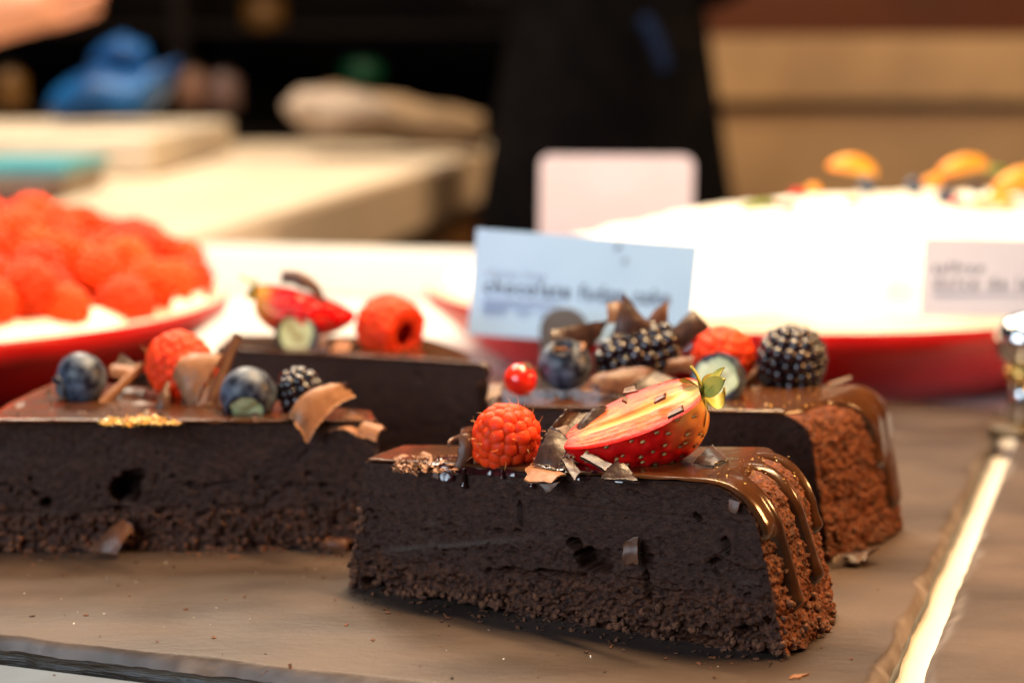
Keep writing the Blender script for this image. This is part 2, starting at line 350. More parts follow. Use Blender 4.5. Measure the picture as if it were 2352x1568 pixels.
CAKES = {}
def cake(key, label, A, B, C, D, HA, HB, draft, Rr, res, seed, zb=(1.4, 1.8), pits=(), lean=0.5, bulge=0.35, drips=(), Lb=None, rough=1.0, glaze_T=0.16):
    A, B, C, D = [np.array(q, float)[:2] for q in (A, B, C, D)]
    ci = unit((A + D) / 2 - (B + C) / 2); lenAB = np.linalg.norm(B - A)
    v0 = 1 - Rr / HB
    def corners(v):
        v = np.asarray(v, float)[..., None]
        ins = draft * v + Rr * 0.9 * (1 - np.sqrt(np.clip(1 - (np.clip(v - v0, 0, 1) / (1 - v0)) ** 2, 0, 1)))
        return A - ci * lean * v, B + ci * ins, C + ci * ins, D - ci * lean * v
    def Hl(xy):
        f = np.clip(((xy - (A + D) / 2) @ (-ci)) / np.linalg.norm((A + D) / 2 - (B + C) / 2), 0, 1); return HA + (HB - HA) * f
    nv1 = int(HB * v0 / res); nv2 = max(8, int(Rr * 1.5 / res))
    vr = np.concatenate([np.linspace(0, v0, nv1, endpoint=False), v0 + (1 - v0) * np.sin(np.linspace(0, math.pi / 2, nv2))])
    Av, Bv, Cv, Dv = corners(vr)
    wBC = np.linalg.norm(B - C); wAD = np.linalg.norm(A - D); lCD = np.linalg.norm(C - D)
    n1 = int(lenAB / res); n2 = int(wBC / res); n3 = int(lCD / (res * 4)); n4 = max(6, int(wAD / res))
    u = lambda n: np.linspace(0, 1, n, endpoint=False)
    def seg(P, Q, n): return P[:, None] + (Q - P)[:, None] * u(n)[None, :, None]
    crv = seg(Bv, Cv, n2) - ci * (bulge * 4 * u(n2) * (1 - u(n2)))[None, :, None]
    ring = np.concatenate([seg(Av, Bv, n1), crv, seg(Cv, Dv, n3), seg(Dv, Av, n4)], 1)
    nP = ring.shape[1]
    cr = np.zeros(nP); cr[n1:n1 + n2] = 1
    for _ in range(3): cr = (np.roll(cr, 1) + cr + np.roll(cr, -1)) / 3 if False else cr
    r0 = ring[len(vr) // 3]; tg = np.roll(r0, -1, 0) - np.roll(r0, 1, 0)
    nm = np.stack([tg[:, 1], -tg[:, 0]], 1); nm /= np.linalg.norm(nm, axis=1)[:, None]
    if (nm[n1 // 2] @ (r0[n1 // 2] - r0.mean(0))) < 0: nm = -nm
    for _ in range(4): nm = (np.roll(nm, 1, 0) + nm + np.roll(nm, -1, 0)); nm /= np.linalg.norm(nm, axis=1)[:, None]
    z = vr[:, None] * Hl(ring)
    P = np.concatenate([ring, z[..., None]], -1)
    fr = np.zeros(nP); fr[:n1] = u(n1)
    q = fr * lenAB
    Q = P + seed * 7.1
    zbl = zb[0] + (zb[1] - zb[0]) * fr + 0.16 * vn(np.stack([q * .9, q * 0 + seed, q * 0], -1), seed)
    wob = 0.45 * fbm(Q * 1.3, 4, seed + 1)
    cw = smooth(0.42, -0.30, z - zbl[None] - wob)
    crm = cr[None] * np.ones_like(z)
    # coarse crumb, fine crumb, smooth fudge
    n_lo, n_mid, n_hi = fbm(Q * 1.7, 3, seed + 2), fbm(Q * 4.5, 3, seed + 3), vn(Q * 11, seed + 4)
    pitA = smooth(0.22, 0.6, vn(Q * np.array([4.5, 4.5, 6.5]), seed + 5)); pitB = smooth(0.45, 0.8, vn(Q * np.array([7, 7, 10]), seed + 6))
    n_x = vn(Q * 17, seed + 14); d_c = 0.06 * n_lo + 0.15 * n_mid + 0.10 * n_hi + 0.05 * n_x - 0.16 * pitA - 0.10 * pitB
    midw = smooth(0.9, 0.1, np.abs(z - zbl[None] - 0.7))
    d_f = 0.030 * n_lo + 0.016 * n_mid + 0.022 * n_hi * midw + 0.004 * n_x + 0.012 * vn(np.stack([q[None] * 2 + z * 2, (z - q[None] * .45) * 13, z * 0 + seed], -1), seed + 31) - 0.08 * smooth(0.55, 0.8, vn(Q * np.array([4, 4, 6.0]), seed + 8)) - 0.05 * smooth(0.5, 0.8, vn(Q * np.array([9, 9, 12.0]), seed + 18)) * smooth(4.6, 3.2, z) - midw * (0.05 * np.abs(n_mid) + 0.11 * pitB)
    smear = np.exp(-((z - (1.55 + 0.19 * (q[None] - 1.5) + 0.03 * n_lo)) / 0.10) ** 2) * smooth(0.8, 2.0, q[None]) * smooth(7.8, 5.5, q[None]) * (key == 'front')
    line2 = np.exp(-((z - 3.75 - .03 * q[None] + .1) / 0.03) ** 2) * smooth(8, 8.6, q[None]) * (key == 'front')
    d_f = d_f + 0.05 * smear - 0.04 * line2
    d = rough * (cw * d_c + (1 - cw) * d_f)
    # crack along the layer boundary
    crack = np.exp(-((z - zbl[None] - 0.08 + 0.12 * n_lo + .04 * n_mid) / 0.075) ** 2) * smooth(-0.15, 0.35, vn(Q * np.array([1.1, 1.1, .2]), seed + 9))
    d = d - 0.20 * crack * rough
    crack2 = np.exp(-((z - zbl[None] - 0.95 - .25 * n_lo) / 0.07) ** 2) * smooth(0.25, 0.6, vn(Q * np.array([1.3, 1.3, .2]), seed + 29))
    d = d - 0.16 * crack2 * rough
    d_k = 0.15 * n_lo + 0.05 * n_mid + 0.06 * n_hi + 0.055 * n_x - 0.05 * pitA - 0.06 * pitB
    for zz in (1.2, 2.1, 3.1): d_k = d_k - 0.10 * np.exp(-((z - zz - 0.2 * n_lo) / 0.06) ** 2)
    fade = smooth(1.0, 0.90, vr)[:, None]
    d = np.where(crm > 0.5, d_k * (0.35 + 0.65 * fade), d * (0.3 + 0.7 * fade))
    front = (np.arange(nP) < n1)[None]
    rp = np.random.default_rng(seed + 70)
    pits = list(pits) + [(rp.uniform(.3, lenAB - .3), rp.uniform(1.0, 2.9), rp.uniform(.05, .20), rp.uniform(.03, .09), rp.uniform(.06, .16)) for _ in range(46)]
    for (pq, pzv, rq, rz, dep) in pits:
        a = ((q[None] - pq) / rq) ** 2 + ((z - pzv) / rz) ** 2 + 0.7 * n_lo + 0.5 * n_mid
        d = d - front * dep * 2.2 * smooth(1.0, 0.72, a)
    cw2 = np.maximum(cw, front * 0)
    # ragged foot
    foot = smooth(0.55, 0.0, z)
    footn = fbm(np.stack([Q[..., 0] * 1.1, Q[..., 1] * 1.1, Q[..., 2] * 0], -1), 3, seed + 12)
    d = d + foot * 0.20 * footn * np.maximum(cw, crm)
    P[..., :2] += nm[None] * d[..., None]
    P[..., 2] += foot * np.clip(0.34 * (footn + 0.15), 0.0, 0.4)
    nr = len(vr)
    Vs = [P.reshape(-1, 3)]; Fs = gridF(nr, nP, True).tolist()
    sm_ = np.clip(smear * 1.0 + 0.55 * smooth(0.15, 0.6, fbm(Q * np.array([.8, .8, 2.2]), 4, seed + 40)) * smooth(-.2, .5, n_mid), 0, 1) * (1 - cw)
    smearA = [sm_.reshape(-1)]
    crumbA = [cw2.reshape(-1)]; crustA = [(crm * smooth(0.0, .1, z)).reshape(-1)]
    # lid
    A1, B1, C1, D1 = [c[-1] for c in (Av, Bv, Cv, Dv)]
    s0 = (A1 + D1) / 2 - ci * wAD * 0.4; s1 = (B1 + C1) / 2 + ci * wBC * 0.5
    loop = P[-1]; sd = s1 - s0
    tt = np.clip(((loop[:, :2] - s0) @ sd) / (sd @ sd), 0, 1); tgt = s0 + tt[:, None] * sd
    K = 14; prev = (nr - 1) * nP
    for k in range(1, K + 1):
        f = k / K; xy = loop[:, :2] * (1 - f) + tgt * f
        zz = Hl(xy) * (1) + 0.03 * math.sin(f * 1.5) - (Hl(loop[:, :2]) - loop[:, 2]) * (1 - f)
        Lp = np.concatenate([xy, zz[:, None]], 1); Vs.append(Lp)
        b = prev + nP
        jj = np.arange(nP); j2 = (jj + 1) % nP
        Fs += np.stack([prev + jj, prev + j2, b + j2, b + jj], -1).tolist(); prev = b
        crumbA.append(np.zeros(nP)); crustA.append(np.zeros(nP)); smearA.append(np.zeros(nP))
    cen = (A + B + C + D) / 4
    root = thing('cake_slice', label, 'cake slice', (cen[0], cen[1], 0), 'chocolate fudge cake slices')
    sp = mk('sponge', np.concatenate(Vs), Fs, M['fudge'], root, attrs={'smear': np.concatenate(smearA), 'crumb': np.concatenate(crumbA), 'crust': np.concatenate(crustA)})
    # loose crumbs clinging along the foot and the tip
    r = np.random.default_rng(seed + 50); pts = []
    for _ in range(int(lenAB * 9)):
        i = r.integers(0, n1); row = int(abs(r.normal(0, 0.06)) * nr); p = P[min(row, nr - 1), i]; pts.append([p[0] + nm[i, 0] * .05, p[1] + nm[i, 1] * .05, max(p[2], .05)])
    for _ in range(60):
        i = (n1 + n2 + n3 + r.integers(0, n4)) % nP if r.random() < .5 else r.integers(0, 6); row = int(r.random() ** 1.6 * nr * .6)
        p = P[row, i]; pts.append([p[0], p[1], max(p[2], .06)])
    for _ in range(70):
        i = n1 + r.integers(0, n2); p = P[int(abs(r.normal(0, .12)) * nr) % nr, i]; pts.append([p[0], p[1], max(p[2], .06)])
    c = crumbs(sp, 'crumbs', pts, 0.035, 0.16, M['crumb'], seed + 3); c['kind'] = 'stuff'
    # glaze: sheet over the top and down the outer end, with drips
    nt = 150
    ta = np.linspace(0, 1, nt)
    top_u = np.linspace(0.0, 1, 110)
    def lerp(a, b, t): return a + (b - a) * t
    T = lerp(A1, D1, ta[:, None]); E = lerp(B1, C1, ta[:, None]) - ci * (bulge * 4 * ta * (1 - ta))[:, None]
    G1 = lerp(T[None], E[None], top_u[:, None, None]); Z1 = Hl(G1)
    # the lid sinks a little towards the rounded end exactly as the body does
    vd = np.concatenate([v0 + (1 - v0) * np.sin(np.linspace(math.pi / 2, 0, 40))[1:], np.linspace(v0, 0.01, 110)[1:]])
    _, Bd, Cd, _ = corners(vd)
    G2 = Bd[:, None] + (Cd - Bd)[:, None] * ta[None, :, None] - ci * (bulge * 4 * ta * (1 - ta))[None, :, None]
    Z2 = vd[:, None] * Hl(G2)
    G = np.concatenate([np.concatenate([G1, Z1[..., None]], -1), np.concatenate([G2, Z2[..., None]], -1)], 0)
    di = np.gradient(G, axis=0); dj = np.gradient(G, axis=1); Nn = np.cross(di, dj); Nn /= np.linalg.norm(Nn, axis=-1)[..., None] + 1e-9
    if Nn[20, nt // 2, 2] < 0: Nn = -Nn
    st = np.linalg.norm(np.diff(G, axis=0), axis=-1); arc = np.concatenate([np.zeros((1, nt)), np.cumsum(st, 0)], 0); arc = arc - arc[len(top_u) - 1][None]
    xc = ta[None] * wBC * np.ones_like(arc)
    base = (Lb(ta * wBC) if Lb else 0.6 + 0 * ta)[None] - arc + 0.10 * vn(np.stack([xc * 1.3, arc * 0, arc * 0 + seed], -1), seed)
    m = base
    bul = np.zeros_like(arc)
    for (xi, hw, Ln, me) in drips:
        x_i = xi + me * np.sin(arc * 1.1 + xi * 3) * smooth(0.3, 2, arc)
        hwe = hw * (1 + 0.6 * np.exp(-np.clip(arc + 0.2, 0, 9) * 1.6)) * (0.75 + 0.25 * smooth(-1.2, 0, arc - Ln)) 
        da = np.clip(arc - (Ln - hwe), 0, None)
        mi = hwe - np.sqrt((xc - x_i) ** 2 + da ** 2)
        mi = np.where(arc < -1.0, -1, mi)
        k = 6.0; m = np.log(np.exp(np.clip(k * m, -30, 30)) + np.exp(np.clip(k * mi, -30, 30))) / k
        bul = np.maximum(bul, smooth(0, hw, mi) * (0.5 + 0.9 * smooth(-0.8, -0.1, arc - Ln)))
    lump = 0.02 * fbm(G * 0.9, 3, seed + 20) + 0.006 * fbm(G * 3, 2, seed + 21)
    onD = smooth(0.2, 1.2, arc)
    th = (glaze_T + 0.03 * onD + 0.09 * bul * onD + lump) * np.sqrt(np.clip(m / 0.22, 0, 1)) + np.clip(m, -0.35, 0) * 1.2
    ed = np.minimum(xc + 0.03 + 0.03 * vn(np.stack([arc * 2, xc, arc * 0], -1), 3), wBC - xc + 0.03); th = np.where(th > 0, th * np.sqrt(np.clip(ed / 0.13, 0, 1)), th)
    th = th - 0.12 * (np.arange(len(arc)) == 0)[:, None]
    G = G + Nn * th[..., None]
    # the sheet's front edge hangs a hair proud of the cut
    g = mk('glaze', G.reshape(-1, 3), gridF(*G.shape[:2]), M['glaze'], root)
    CAKES[key] = dict(root=root, Hl=Hl, A=A, B=B, C=C, D=D, P=P, n1=n1, nm=nm)
    return root

cake('front', 'nearest chocolate cake slice, topped with a halved strawberry and one raspberry', (-5.7, 61.4), (8.36, 53.75), (10.7, 58.6), (-4.6, 63.6), 4.45, 5.35, 1.25, 1.6, 0.045, 3,
     zb=(1.15, 1.75), lean=0.75,
     pits=[(9.6, 2.25, .75, .42, .55), (9.0, 2.7, .35, .22, .35), (14.9, .62, .45, .2, .4), (13.9, 4.1, .14, .16, .3), (14.7, 3.3, .14, .3, .25), (11.6, 1.65, .15, .5, .3), (8.2, 1.62, .9, .12, .25), (14.2, 2.6, .25, .3, .15), (6.9, 3.45, .13, .4, .1), (12.9, .2, 1.6, .16, .3), (1.0, .2, .5, .3, .3)],
     drips=[(0.25, 0.60, 2.7, 0.05), (1.05, 0.36, 5.1, 0.14), (3.0, 0.39, 4.8, 0.26), (4.75, 0.31, 3.5, .15)],
     Lb=lambda x: 0.50 + 1.1 * np.exp(-((x - .5) / .7) ** 2) - .3 * np.exp(-((x - 2.7) / .5) ** 2) - .3 * np.exp(-((x - 4.2) / .35) ** 2))
cake('left', 'left chocolate cake slice with blueberries, a raspberry and a tall chocolate curl', (-4.85, 66.5), (-20.3, 66.0), (-19.6, 74.6), (-5.2, 68.3), 4.75, 4.95, 0.6, 0.9, 0.055, 11,
     zb=(1.5, 1.4), lean=0.1, pits=[(9.6, 2.35, .75, .5, .6), (9.3, 2.9, .5, .3, .3), (12.6, 1.9, .2, .2, .3), (17, 1.5, .3, .2, .3), (4, .2, 1.2, .12, .2)], drips=[(4, .3, 3, .1)])
cake('right', 'right chocolate cake slice topped with two blackberries, smooth glaze down its far end', (-0.75, 68.4), (11.6, 64.75), (15.3, 69.6), (-0.9, 71.9), 4.95, 5.5, 0.95, 1.1, 0.055, 23,
     zb=(0.9, 1.1), lean=0.3, pits=[(11.2, 3.55, .16, .2, .3), (11.9, 1.2, .1, .1, .2)], drips=[(5.3, 0.85, 5.2, 0.05), (4.3, .55, 3.4, .08)], Lb=lambda x: 0.25 + 2.4 * smooth(2.4, 4.6, x), rough=0.8)
cake('back', 'rearmost chocolate cake slice, topped with a stemmed strawberry and a hollow raspberry', (-13.7, 83.0), (-0.75, 77.5), (-3.9, 85.4), (-13.6, 87.0), 4.95, 5.1, 0.3, 0.3, 0.09, 31, zb=(1.2, 1.2), lean=0.1, rough=0.6)

def topz(key, xy): return float(CAKES[key]['Hl'](np.array(xy, float)[:2]))

# shining syrup running along the front edge of the nearest slice
def syrup():
    ck = CAKES['front']; A, B = ck['A'], ck['B']; ci = unit(B - A); nin = np.array([-ci[1], ci[0]])
    n, m = 190, 26
    q = np.linspace(3.2, 10.6, n); w = np.linspace(-0.14, 1.25, m)
    Q, W = np.meshgrid(q, w, indexing='ij')
    XY = A + ci * Q[..., None] + nin * W[..., None]
    z = ck['Hl'](XY)
    wav = fbm(np.stack([Q * 1.5, W * 1.5, Q * 0], -1), 4, 77)
    edge = np.minimum.reduce([Q - 3.2, 10.6 - Q, W + 0.14 + 0.10 * vn(np.stack([Q * 2.3, Q * 0, Q * 0], -1), 5), 1.25 - W])
    th = 0.19 + 0.10 * wav + 0.02 * vn(np.stack([Q * 5, W * 5, Q * 0], -1), 8); th = th * np.sqrt(np.clip(edge / 0.18, 0, 1)) - 0.12 * (edge <= 0.02)
    # tongues over the lip
    hang = smooth(0.25, 0.75, vn(np.stack([Q * 1.7, Q * 0, Q * 0 + 4], -1), 13)) * smooth(0.02, -0.13, W)
    P = np.stack([XY[..., 0], XY[..., 1], z + th - 0.28 * hang], -1)
    sy = mk('berry_syrup', P.reshape(-1, 3), gridF(n, m), M['syrup'], ck['root'])
    for (qq, ln, r) in ((4.75, .7, .12), (7.3, .55, .12), (6.2, .3, .1)):
        p0 = A + ci * qq - nin * .05; zt = ck['Hl'](p0); k = np.linspace(0, 1, 14)
        pts = np.stack([p0[0] - nin[0] * 0.07 + 0 * k, p0[1] - nin[1] * 0.07 + 0 * k, zt + .08 - ln * k], 1)
        mk('syrup_drip', *tube(pts, r * (0.6 + 0.4 * k + 0.5 * (k > .8)) * np.sqrt(np.clip((1.02 - k) * 8, 0, 1)), 10, 0.8), M['syrup'], sy)
syrup()

# ---------------------------------------------------------------- fruit builders
def sub_obj(name, me, parent, pos, Rm, sc):
    o = bpy.data.objects.new(name, me); COL.objects.link(o); o.parent = parent
    m4 = Matrix(np.asarray(Rm).tolist()).to_4x4()
    o.matrix_local = Matrix.Translation(Vector((np.asarray(pos) - ORG[parent]) * S)) @ m4 @ Matrix.Diagonal(Vector((sc[0] * S, sc[1] * S, sc[2] * S, 1)))
    ORG[o] = ORG[parent]
    return o
def dmesh(name, mat, sub=3):
    V, F = ICO[sub]; V = V * (1 + 0.03 * vn(V * 2, 4)[:, None])
    me = bpy.data.meshes.new(name); me.from_pydata(V.tolist(), [], F); me.materials.append(mat); me.polygons.foreach_set('use_smooth', [True] * len(F)); return me
DM = {'rasp': dmesh('drupelet', M['rasp']), 'black': dmesh('drupelet_dark', M['black'])}

def drupelet_layout(R, Hh, r, a0, gap, rg, jit=0.15):
    """positions on a dome: axis z, rim at the bottom, tip on top"""
    a = np.linspace(a0, math.pi / 2, 200)
    rho = R * np.abs(np.cos(a)) ** 0.78; zz = Hh * np.sin(a)
    arc = np.concatenate([[0], np.cumsum(np.hypot(np.diff(rho), np.diff(zz)))])
    out = []; nr = max(3, int(round(arc[-1] / (r * gap)))); off = 0
    for k in range(nr + 1):
        s = arc[-1] * k / nr; ro = np.interp(s, arc, rho); z = np.interp(s, arc, zz)
        n = max(1, int(round(2 * math.pi * ro / (r * 1.72)))); off += 0.5
        if k == nr: n = 1; ro = 0
        for j in range(n):
            t = 2 * math.pi * (j + off + rg.uniform(-jit, jit)) / n
            p = np.array([ro * math.cos(t), ro * math.sin(t), z])
            nn = unit([p[0] / R ** 2, p[1] / R ** 2, p[2] / Hh ** 2 * (1 if z > 0 else .6)])
            out.append((p, nn))
    return out
def berry(kind, name, label, cat, center, axis, R, Hh, r, a0=-0.45, seed=0, hairs=0, hollow=False, group=None):
    rg = np.random.default_rng(seed); Rm = frame(axis, (1, 0.2, 0.1)); c = np.asarray(center, float)
    ext = max(R, Hh)
    root = thing(name, label, cat, c - [0, 0, min(R, Hh)], group)
    # core
    aa = np.linspace(a0, math.pi / 2, 16)
    prof = [(0.93 * R * abs(math.cos(x)) ** 0.78, 0.93 * Hh * math.sin(x)) for x in aa]
    if hollow: prof = [(0.12 * R, 0.45 * Hh), (0.42 * R, 0.2 * Hh), (0.60 * R, -0.25 * Hh), (0.72 * R, 1.05 * Hh * math.sin(a0)), (0.85 * R, 1.05 * Hh * math.sin(a0))] + prof
    else: prof = [(0.0, Hh * math.sin(a0) * .95)] + prof
    V, F = revolve(prof, 32)
    mk('core', V @ Rm.T + c, F, M['rasp_core' if kind == 'rasp' else 'black_core'], root)
    lay = drupelet_layout(R, Hh, r * (.80 if kind == 'rasp' else .97), a0, 1.55, rg)
    if hollow:
        for j in range(11):
            t = 2 * math.pi * j / 11; p = np.array([0.66 * R * math.cos(t), 0.66 * R * math.sin(t), Hh * math.sin(a0) * 1.12]); lay.append((p, unit([0.4 * math.cos(t), .4 * math.sin(t), -1])))
    for p, nn in lay:
        s = r * rg.uniform(0.82, 1.14)
        Rl = frame(nn, rg.normal(size=3))
        sub_obj('drupelet', DM[kind], root, Rm @ p + c, Rm @ Rl, (s * rg.uniform(.95, 1.08), s, s * (0.74 if kind == 'rasp' else .85)))
    if hairs:
        mb = MB()
        for k in range(hairs):
            p, nn = lay[rg.integers(0, len(lay))]; b = Rm @ (p + nn * r * 0.85) + c; nW = Rm @ nn; side = unit(rg.normal(size=3)); L = rg.uniform(.18, .42)
            ts = np.linspace(0, 1, 7)[:, None]; mb.add(*tube(b + nW * ts * L * .8 + side * (ts ** 2) * L * .55, 0.012 * (1.15 - ts[:, 0]), 5))
        h = mb.mk('hairs', M['hair'], root); h['kind'] = 'stuff'
    return root

def blueberry(label, center, R, axis, seed=0, cut=None, group=None):
    """axis = where the crown (or the cut) points"""
    c = np.asarray(center, float); Rm = frame(axis, (0.3, 0.9, 0.2))
    root = thing('blueberry', label, 'blueberry', c - [0, 0, R], group)
    n = 72; a = np.linspace(0, 2 * math.pi, n, endpoint=False)
    if cut is None:
        ph = np.linspace(math.pi, 0.40, 40); rr = R * np.sin(ph); zz = R * 0.92 * np.cos(ph)
        V, F = revolve(np.stack([rr, zz], 1), n)
        V = V * (1 + 0.02 * fbm(V * 1.3 + seed, 2, seed)[:, None])
        sk_ = mk('skin', V @ Rm.T + c, F, M['blue'], root)
        r0 = R * math.sin(.40); z0 = R * .92 * math.cos(.40)
        star = np.abs(np.sin(a * 2.5)) ** 0.7
        rows = [(r0 * 1.02 + 0 * a, z0 - .01 + 0 * a), (r0 * (1.05 + .10 * star), z0 + R * .05 + R * .12 * star), (r0 * (.95 + .12 * star), z0 + R * .05 + R * .13 * star), (r0 * .85 + 0 * a, z0 - .02 * R + 0 * a), (r0 * .6 + 0 * a, z0 - R * .15 + 0 * a), (r0 * .0 + 0 * a, z0 - R * .17 + 0 * a)]
        V = np.concatenate([np.stack([r * np.cos(a), r * np.sin(a), z], 1) for r, z in rows])
        mk('calyx', V @ Rm.T + c, gridF(len(rows), n, True), M['blue_skin'], sk_)
    else:
        ph1 = math.acos(cut); ph = np.linspace(math.pi, ph1, 36); rr = R * np.sin(ph); zz = R * .95 * np.cos(ph)
        V, F = revolve(np.stack([rr, zz], 1), n); V = V * (1 + 0.02 * fbm(V * 1.3 + seed, 2, seed)[:, None])
        mk('skin', V @ Rm.T + c, F, M['blue'], root)
        rc = R * math.sin(ph1) * .985; zc = R * .95 * cut; k = np.linspace(1, 0, 18)
        f = np.linspace(1, 0, 18)
        V = np.concatenate([np.stack([rc * q * np.cos(a), rc * q * np.sin(a), zc - 0.05 * R * (1 - q ** 6) + 0 * a], 1) for q in f])
        V[:, 2] += 0.015 * R * fbm(V * 5 + seed, 3, seed)
        q = np.repeat(f, n); an = np.tile(a, 18)
        mid = smooth(0.45, 0.05, np.abs(q * np.cos(an)) + 0.35 * q * (1 + np.sin(3 * an)) * .5); rim = smooth(0.80, 0.90, q + 0.12 * vn(np.stack([np.cos(an) * 2, np.sin(an) * 2, q * 0 + seed], -1), seed) + 0.04 * vn(np.stack([np.cos(an) * 6, np.sin(an) * 6, q * 0], -1), seed))
        mk('flesh', V @ Rm.T + c, gridF(18, n, True), M['blue_flesh'], root, attrs={'mid': mid, 'rim': rim})
    return root

def strawberry(label, base, axis, normal, L, W, k, seed, sepals, seeds=True, stem=None):
    a = unit(axis); n = np.asarray(normal, float); n = unit(n - a * n.dot(a)); b = np.cross(n, a)
    Rm = np.stack([a, b, n], 1); base = np.asarray(base, float)
    root = thing('strawberry_half', label, 'strawberry', base + Rm @ np.array([L * .4, 0, -W * k * .8]))
    prof = lambda t: W * np.clip(1.30 * np.clip(t + 0.02, 0, 1) ** 0.36 * np.clip(1.02 - t, 0, 1) ** 0.62 * (1 + .12 * t), 0, None)
    nt, nh = 110, 120
    t = np.linspace(0, 1, nt); h = np.linspace(0, math.pi, nh)
    T, H = np.meshgrid(t, h, indexing='ij'); r = prof(T)
    P = np.stack([T * L, r * np.cos(H), -k * r * np.sin(H)], -1)
    P += 0.03 * W * fbm(P * 0.9 + seed, 3, seed)[..., None] * np.stack([0 * r, np.cos(H), -np.sin(H)], -1)
    # seed dimples
    rg = np.random.default_rng(seed); sl = []
    if seeds:
        for i, tt in enumerate(np.linspace(0.10, 0.93, 11)):
            rr = float(prof(np.array(tt))); m = max(2, int(round(math.pi * rr * (1 + k) / 2 / 0.52)))
            for j in range(m):
                hh = math.pi * (j + (0.25 if i % 2 else 0.75)) / m + rg.uniform(-.11, .11); sl.append((tt + rg.uniform(-.028, .028), hh))
        for tt, hh in sl:
            rr = float(prof(np.array(tt))); pc = np.array([tt * L, rr * math.cos(hh), -k * rr * math.sin(hh)])
            d2 = ((P - pc) ** 2).sum(-1); dent = 0.085 * np.exp(-d2 / 0.020)
            P = P - dent[..., None] * np.stack([0 * r, np.cos(H), -np.sin(H)], -1)
    pale = smooth(0.30, 0.02, T + 0.10 * vn(np.stack([T * 3, H * 2.2, T * 0], -1), seed)) * .95
    skin_o = mk('skin', P.reshape(-1, 3) @ Rm.T + base, gridF(nt, nh), M['straw'], root, attrs={'pale': pale.reshape(-1)})
    if seeds:
        mb = MB(); V0, F0 = ICO[2]
        for tt, hh in sl:
            rr = float(prof(np.array(tt))); nn = unit([0, math.cos(hh), -math.sin(hh) / k * 1.0]); pc = np.array([tt * L, rr * math.cos(hh), -k * rr * math.sin(hh)]) - nn * .055
            Fm = frame(nn, (1, 0, 0)); mb.add((V0 * np.array([.085, .05, .04]) * rg.uniform(.85, 1.15)) @ Fm.T @ Rm.T + Rm @ pc + base, F0)
        s = mb.mk('seeds', M['seed'], skin_o); s['kind'] = 'stuff'
    # cut face
    nc = 61; w = np.linspace(-1, 1, nc); T2, Wd = np.meshgrid(t, w, indexing='ij'); r2 = prof(T2) * 1.0
    P2 = np.stack([T2 * L, r2 * Wd, 0.05 * (1 - np.abs(Wd) ** 4) + 0.02 * fbm(np.stack([T2 * 3, Wd * 9, T2 * 0], -1), 3, seed) - 0.10 * np.exp(-((Wd - .05) / .13) ** 2) * smooth(.05, .3, T2) * smooth(.9, .5, T2)], -1)
    st = fbm(np.stack([T2 * 2.2, Wd * 7, T2 * 0], -1), 3, seed + 5)
    ax = np.abs(Wd + 0.06 * st)
    white = np.clip(smooth(0.48, 0.08, ax) * (0.50 + 1.0 * fbm(np.stack([T2 * 1.2, Wd * 10, T2 * 0 + 3], -1), 2, seed + 6)) + smooth(0.22, 0.0, T2) * smooth(.85, .5, ax) * .7, 0, 1) * smooth(.97, .55, T2)
    red = np.clip(smooth(0.60, 0.95, ax) + smooth(.82, .99, T2), 0, 1)
    mk('cut_face', P2.reshape(-1, 3) @ Rm.T + base, gridF(nt, nc), M['flesh'], root, attrs={'white': white.reshape(-1), 'red': red.reshape(-1)})
    # sepals: (angle in the a-normal plane, length, width, curl, lean)
    for i, (al, ln, wd, curl, lean) in enumerate(sepals):
        al = math.radians(al); dr = np.array([0, math.cos(al), math.sin(al) * (k * 1.15 if math.sin(al) < 0 else 1)])
        u = np.linspace(0, 1, 18); v = np.linspace(-1, 1, 7); U, Vv = np.meshgrid(u, v, indexing='ij')
        wid = wd * np.sin(math.pi * np.clip(U * .93 + .07, 0, 1)) ** .75
        side = np.cross(dr, [1, 0, 0]); ca = lean + curl * U
        lx = np.cumsum(np.cos(ca) * ln / 17, 0); la = np.cumsum(np.sin(ca) * ln / 17, 0)
        Pp = dr * lx[..., None] + np.array([1, 0, 0]) * (-la)[..., None] + side * (wid * Vv)[..., None] + np.array([-1, 0, 0]) * (0.18 * wd * (1 - Vv ** 2))[..., None]
        Pp += 0.03 * fbm(Pp * 3 + i, 2, i)[..., None]
        Pp = Pp + np.array([-0.02 * L + 0.05, 0, -0.10 * W])
        off = 0.035 * np.array([1, 0, 0])
        Vt = np.concatenate([Pp.reshape(-1, 3), Pp.reshape(-1, 3) + off]); nn_ = 18 * 7
        mk('sepal', Vt @ Rm.T + base, np.concatenate([gridF(18, 7), gridF(18, 7, off=nn_, flip=True)]), M['sepal'], root)
    if stem is not None:
        mk('stem', *tube([base, base + (np.asarray(stem) - base) * .5 + [0, 0, .1], stem], [.11, .08, .06], 8), M['sepal'], root)
    return root

# ---- fruit on the nearest slice
berry('rasp', 'raspberry', 'glowing raspberry beside the halved strawberry on the nearest slice', 'raspberry', py(1163, 1012, 59.4), (0.10, -0.35, 1.0), 0.97, 1.04, 0.285, a0=-0.75, seed=5, hairs=40)
strawberry('large halved strawberry with leafy top on the nearest slice', py(1606, 893, 57.7), (-4.35, 0.5, -1.85), (-0.26, -0.30, 0.90), 4.85, 1.90, 1.50, 3,
           [(95, 1.0, .24, -.5, .25), (40, 1.15, .32, .4, .6), (150, .95, .34, -.6, -.35), (205, 1.05, .40, -1.2, -.35), (330, 1.0, .38, -1.1, -.35), (250, 1.0, .36, -1.3, -.3), (295, .95, .38, -1.0, -.2), (175, .9, .32, .6, .5), (70, 1.2, .22, .2, .8), (270, .9, .26, 2.4, .3)])

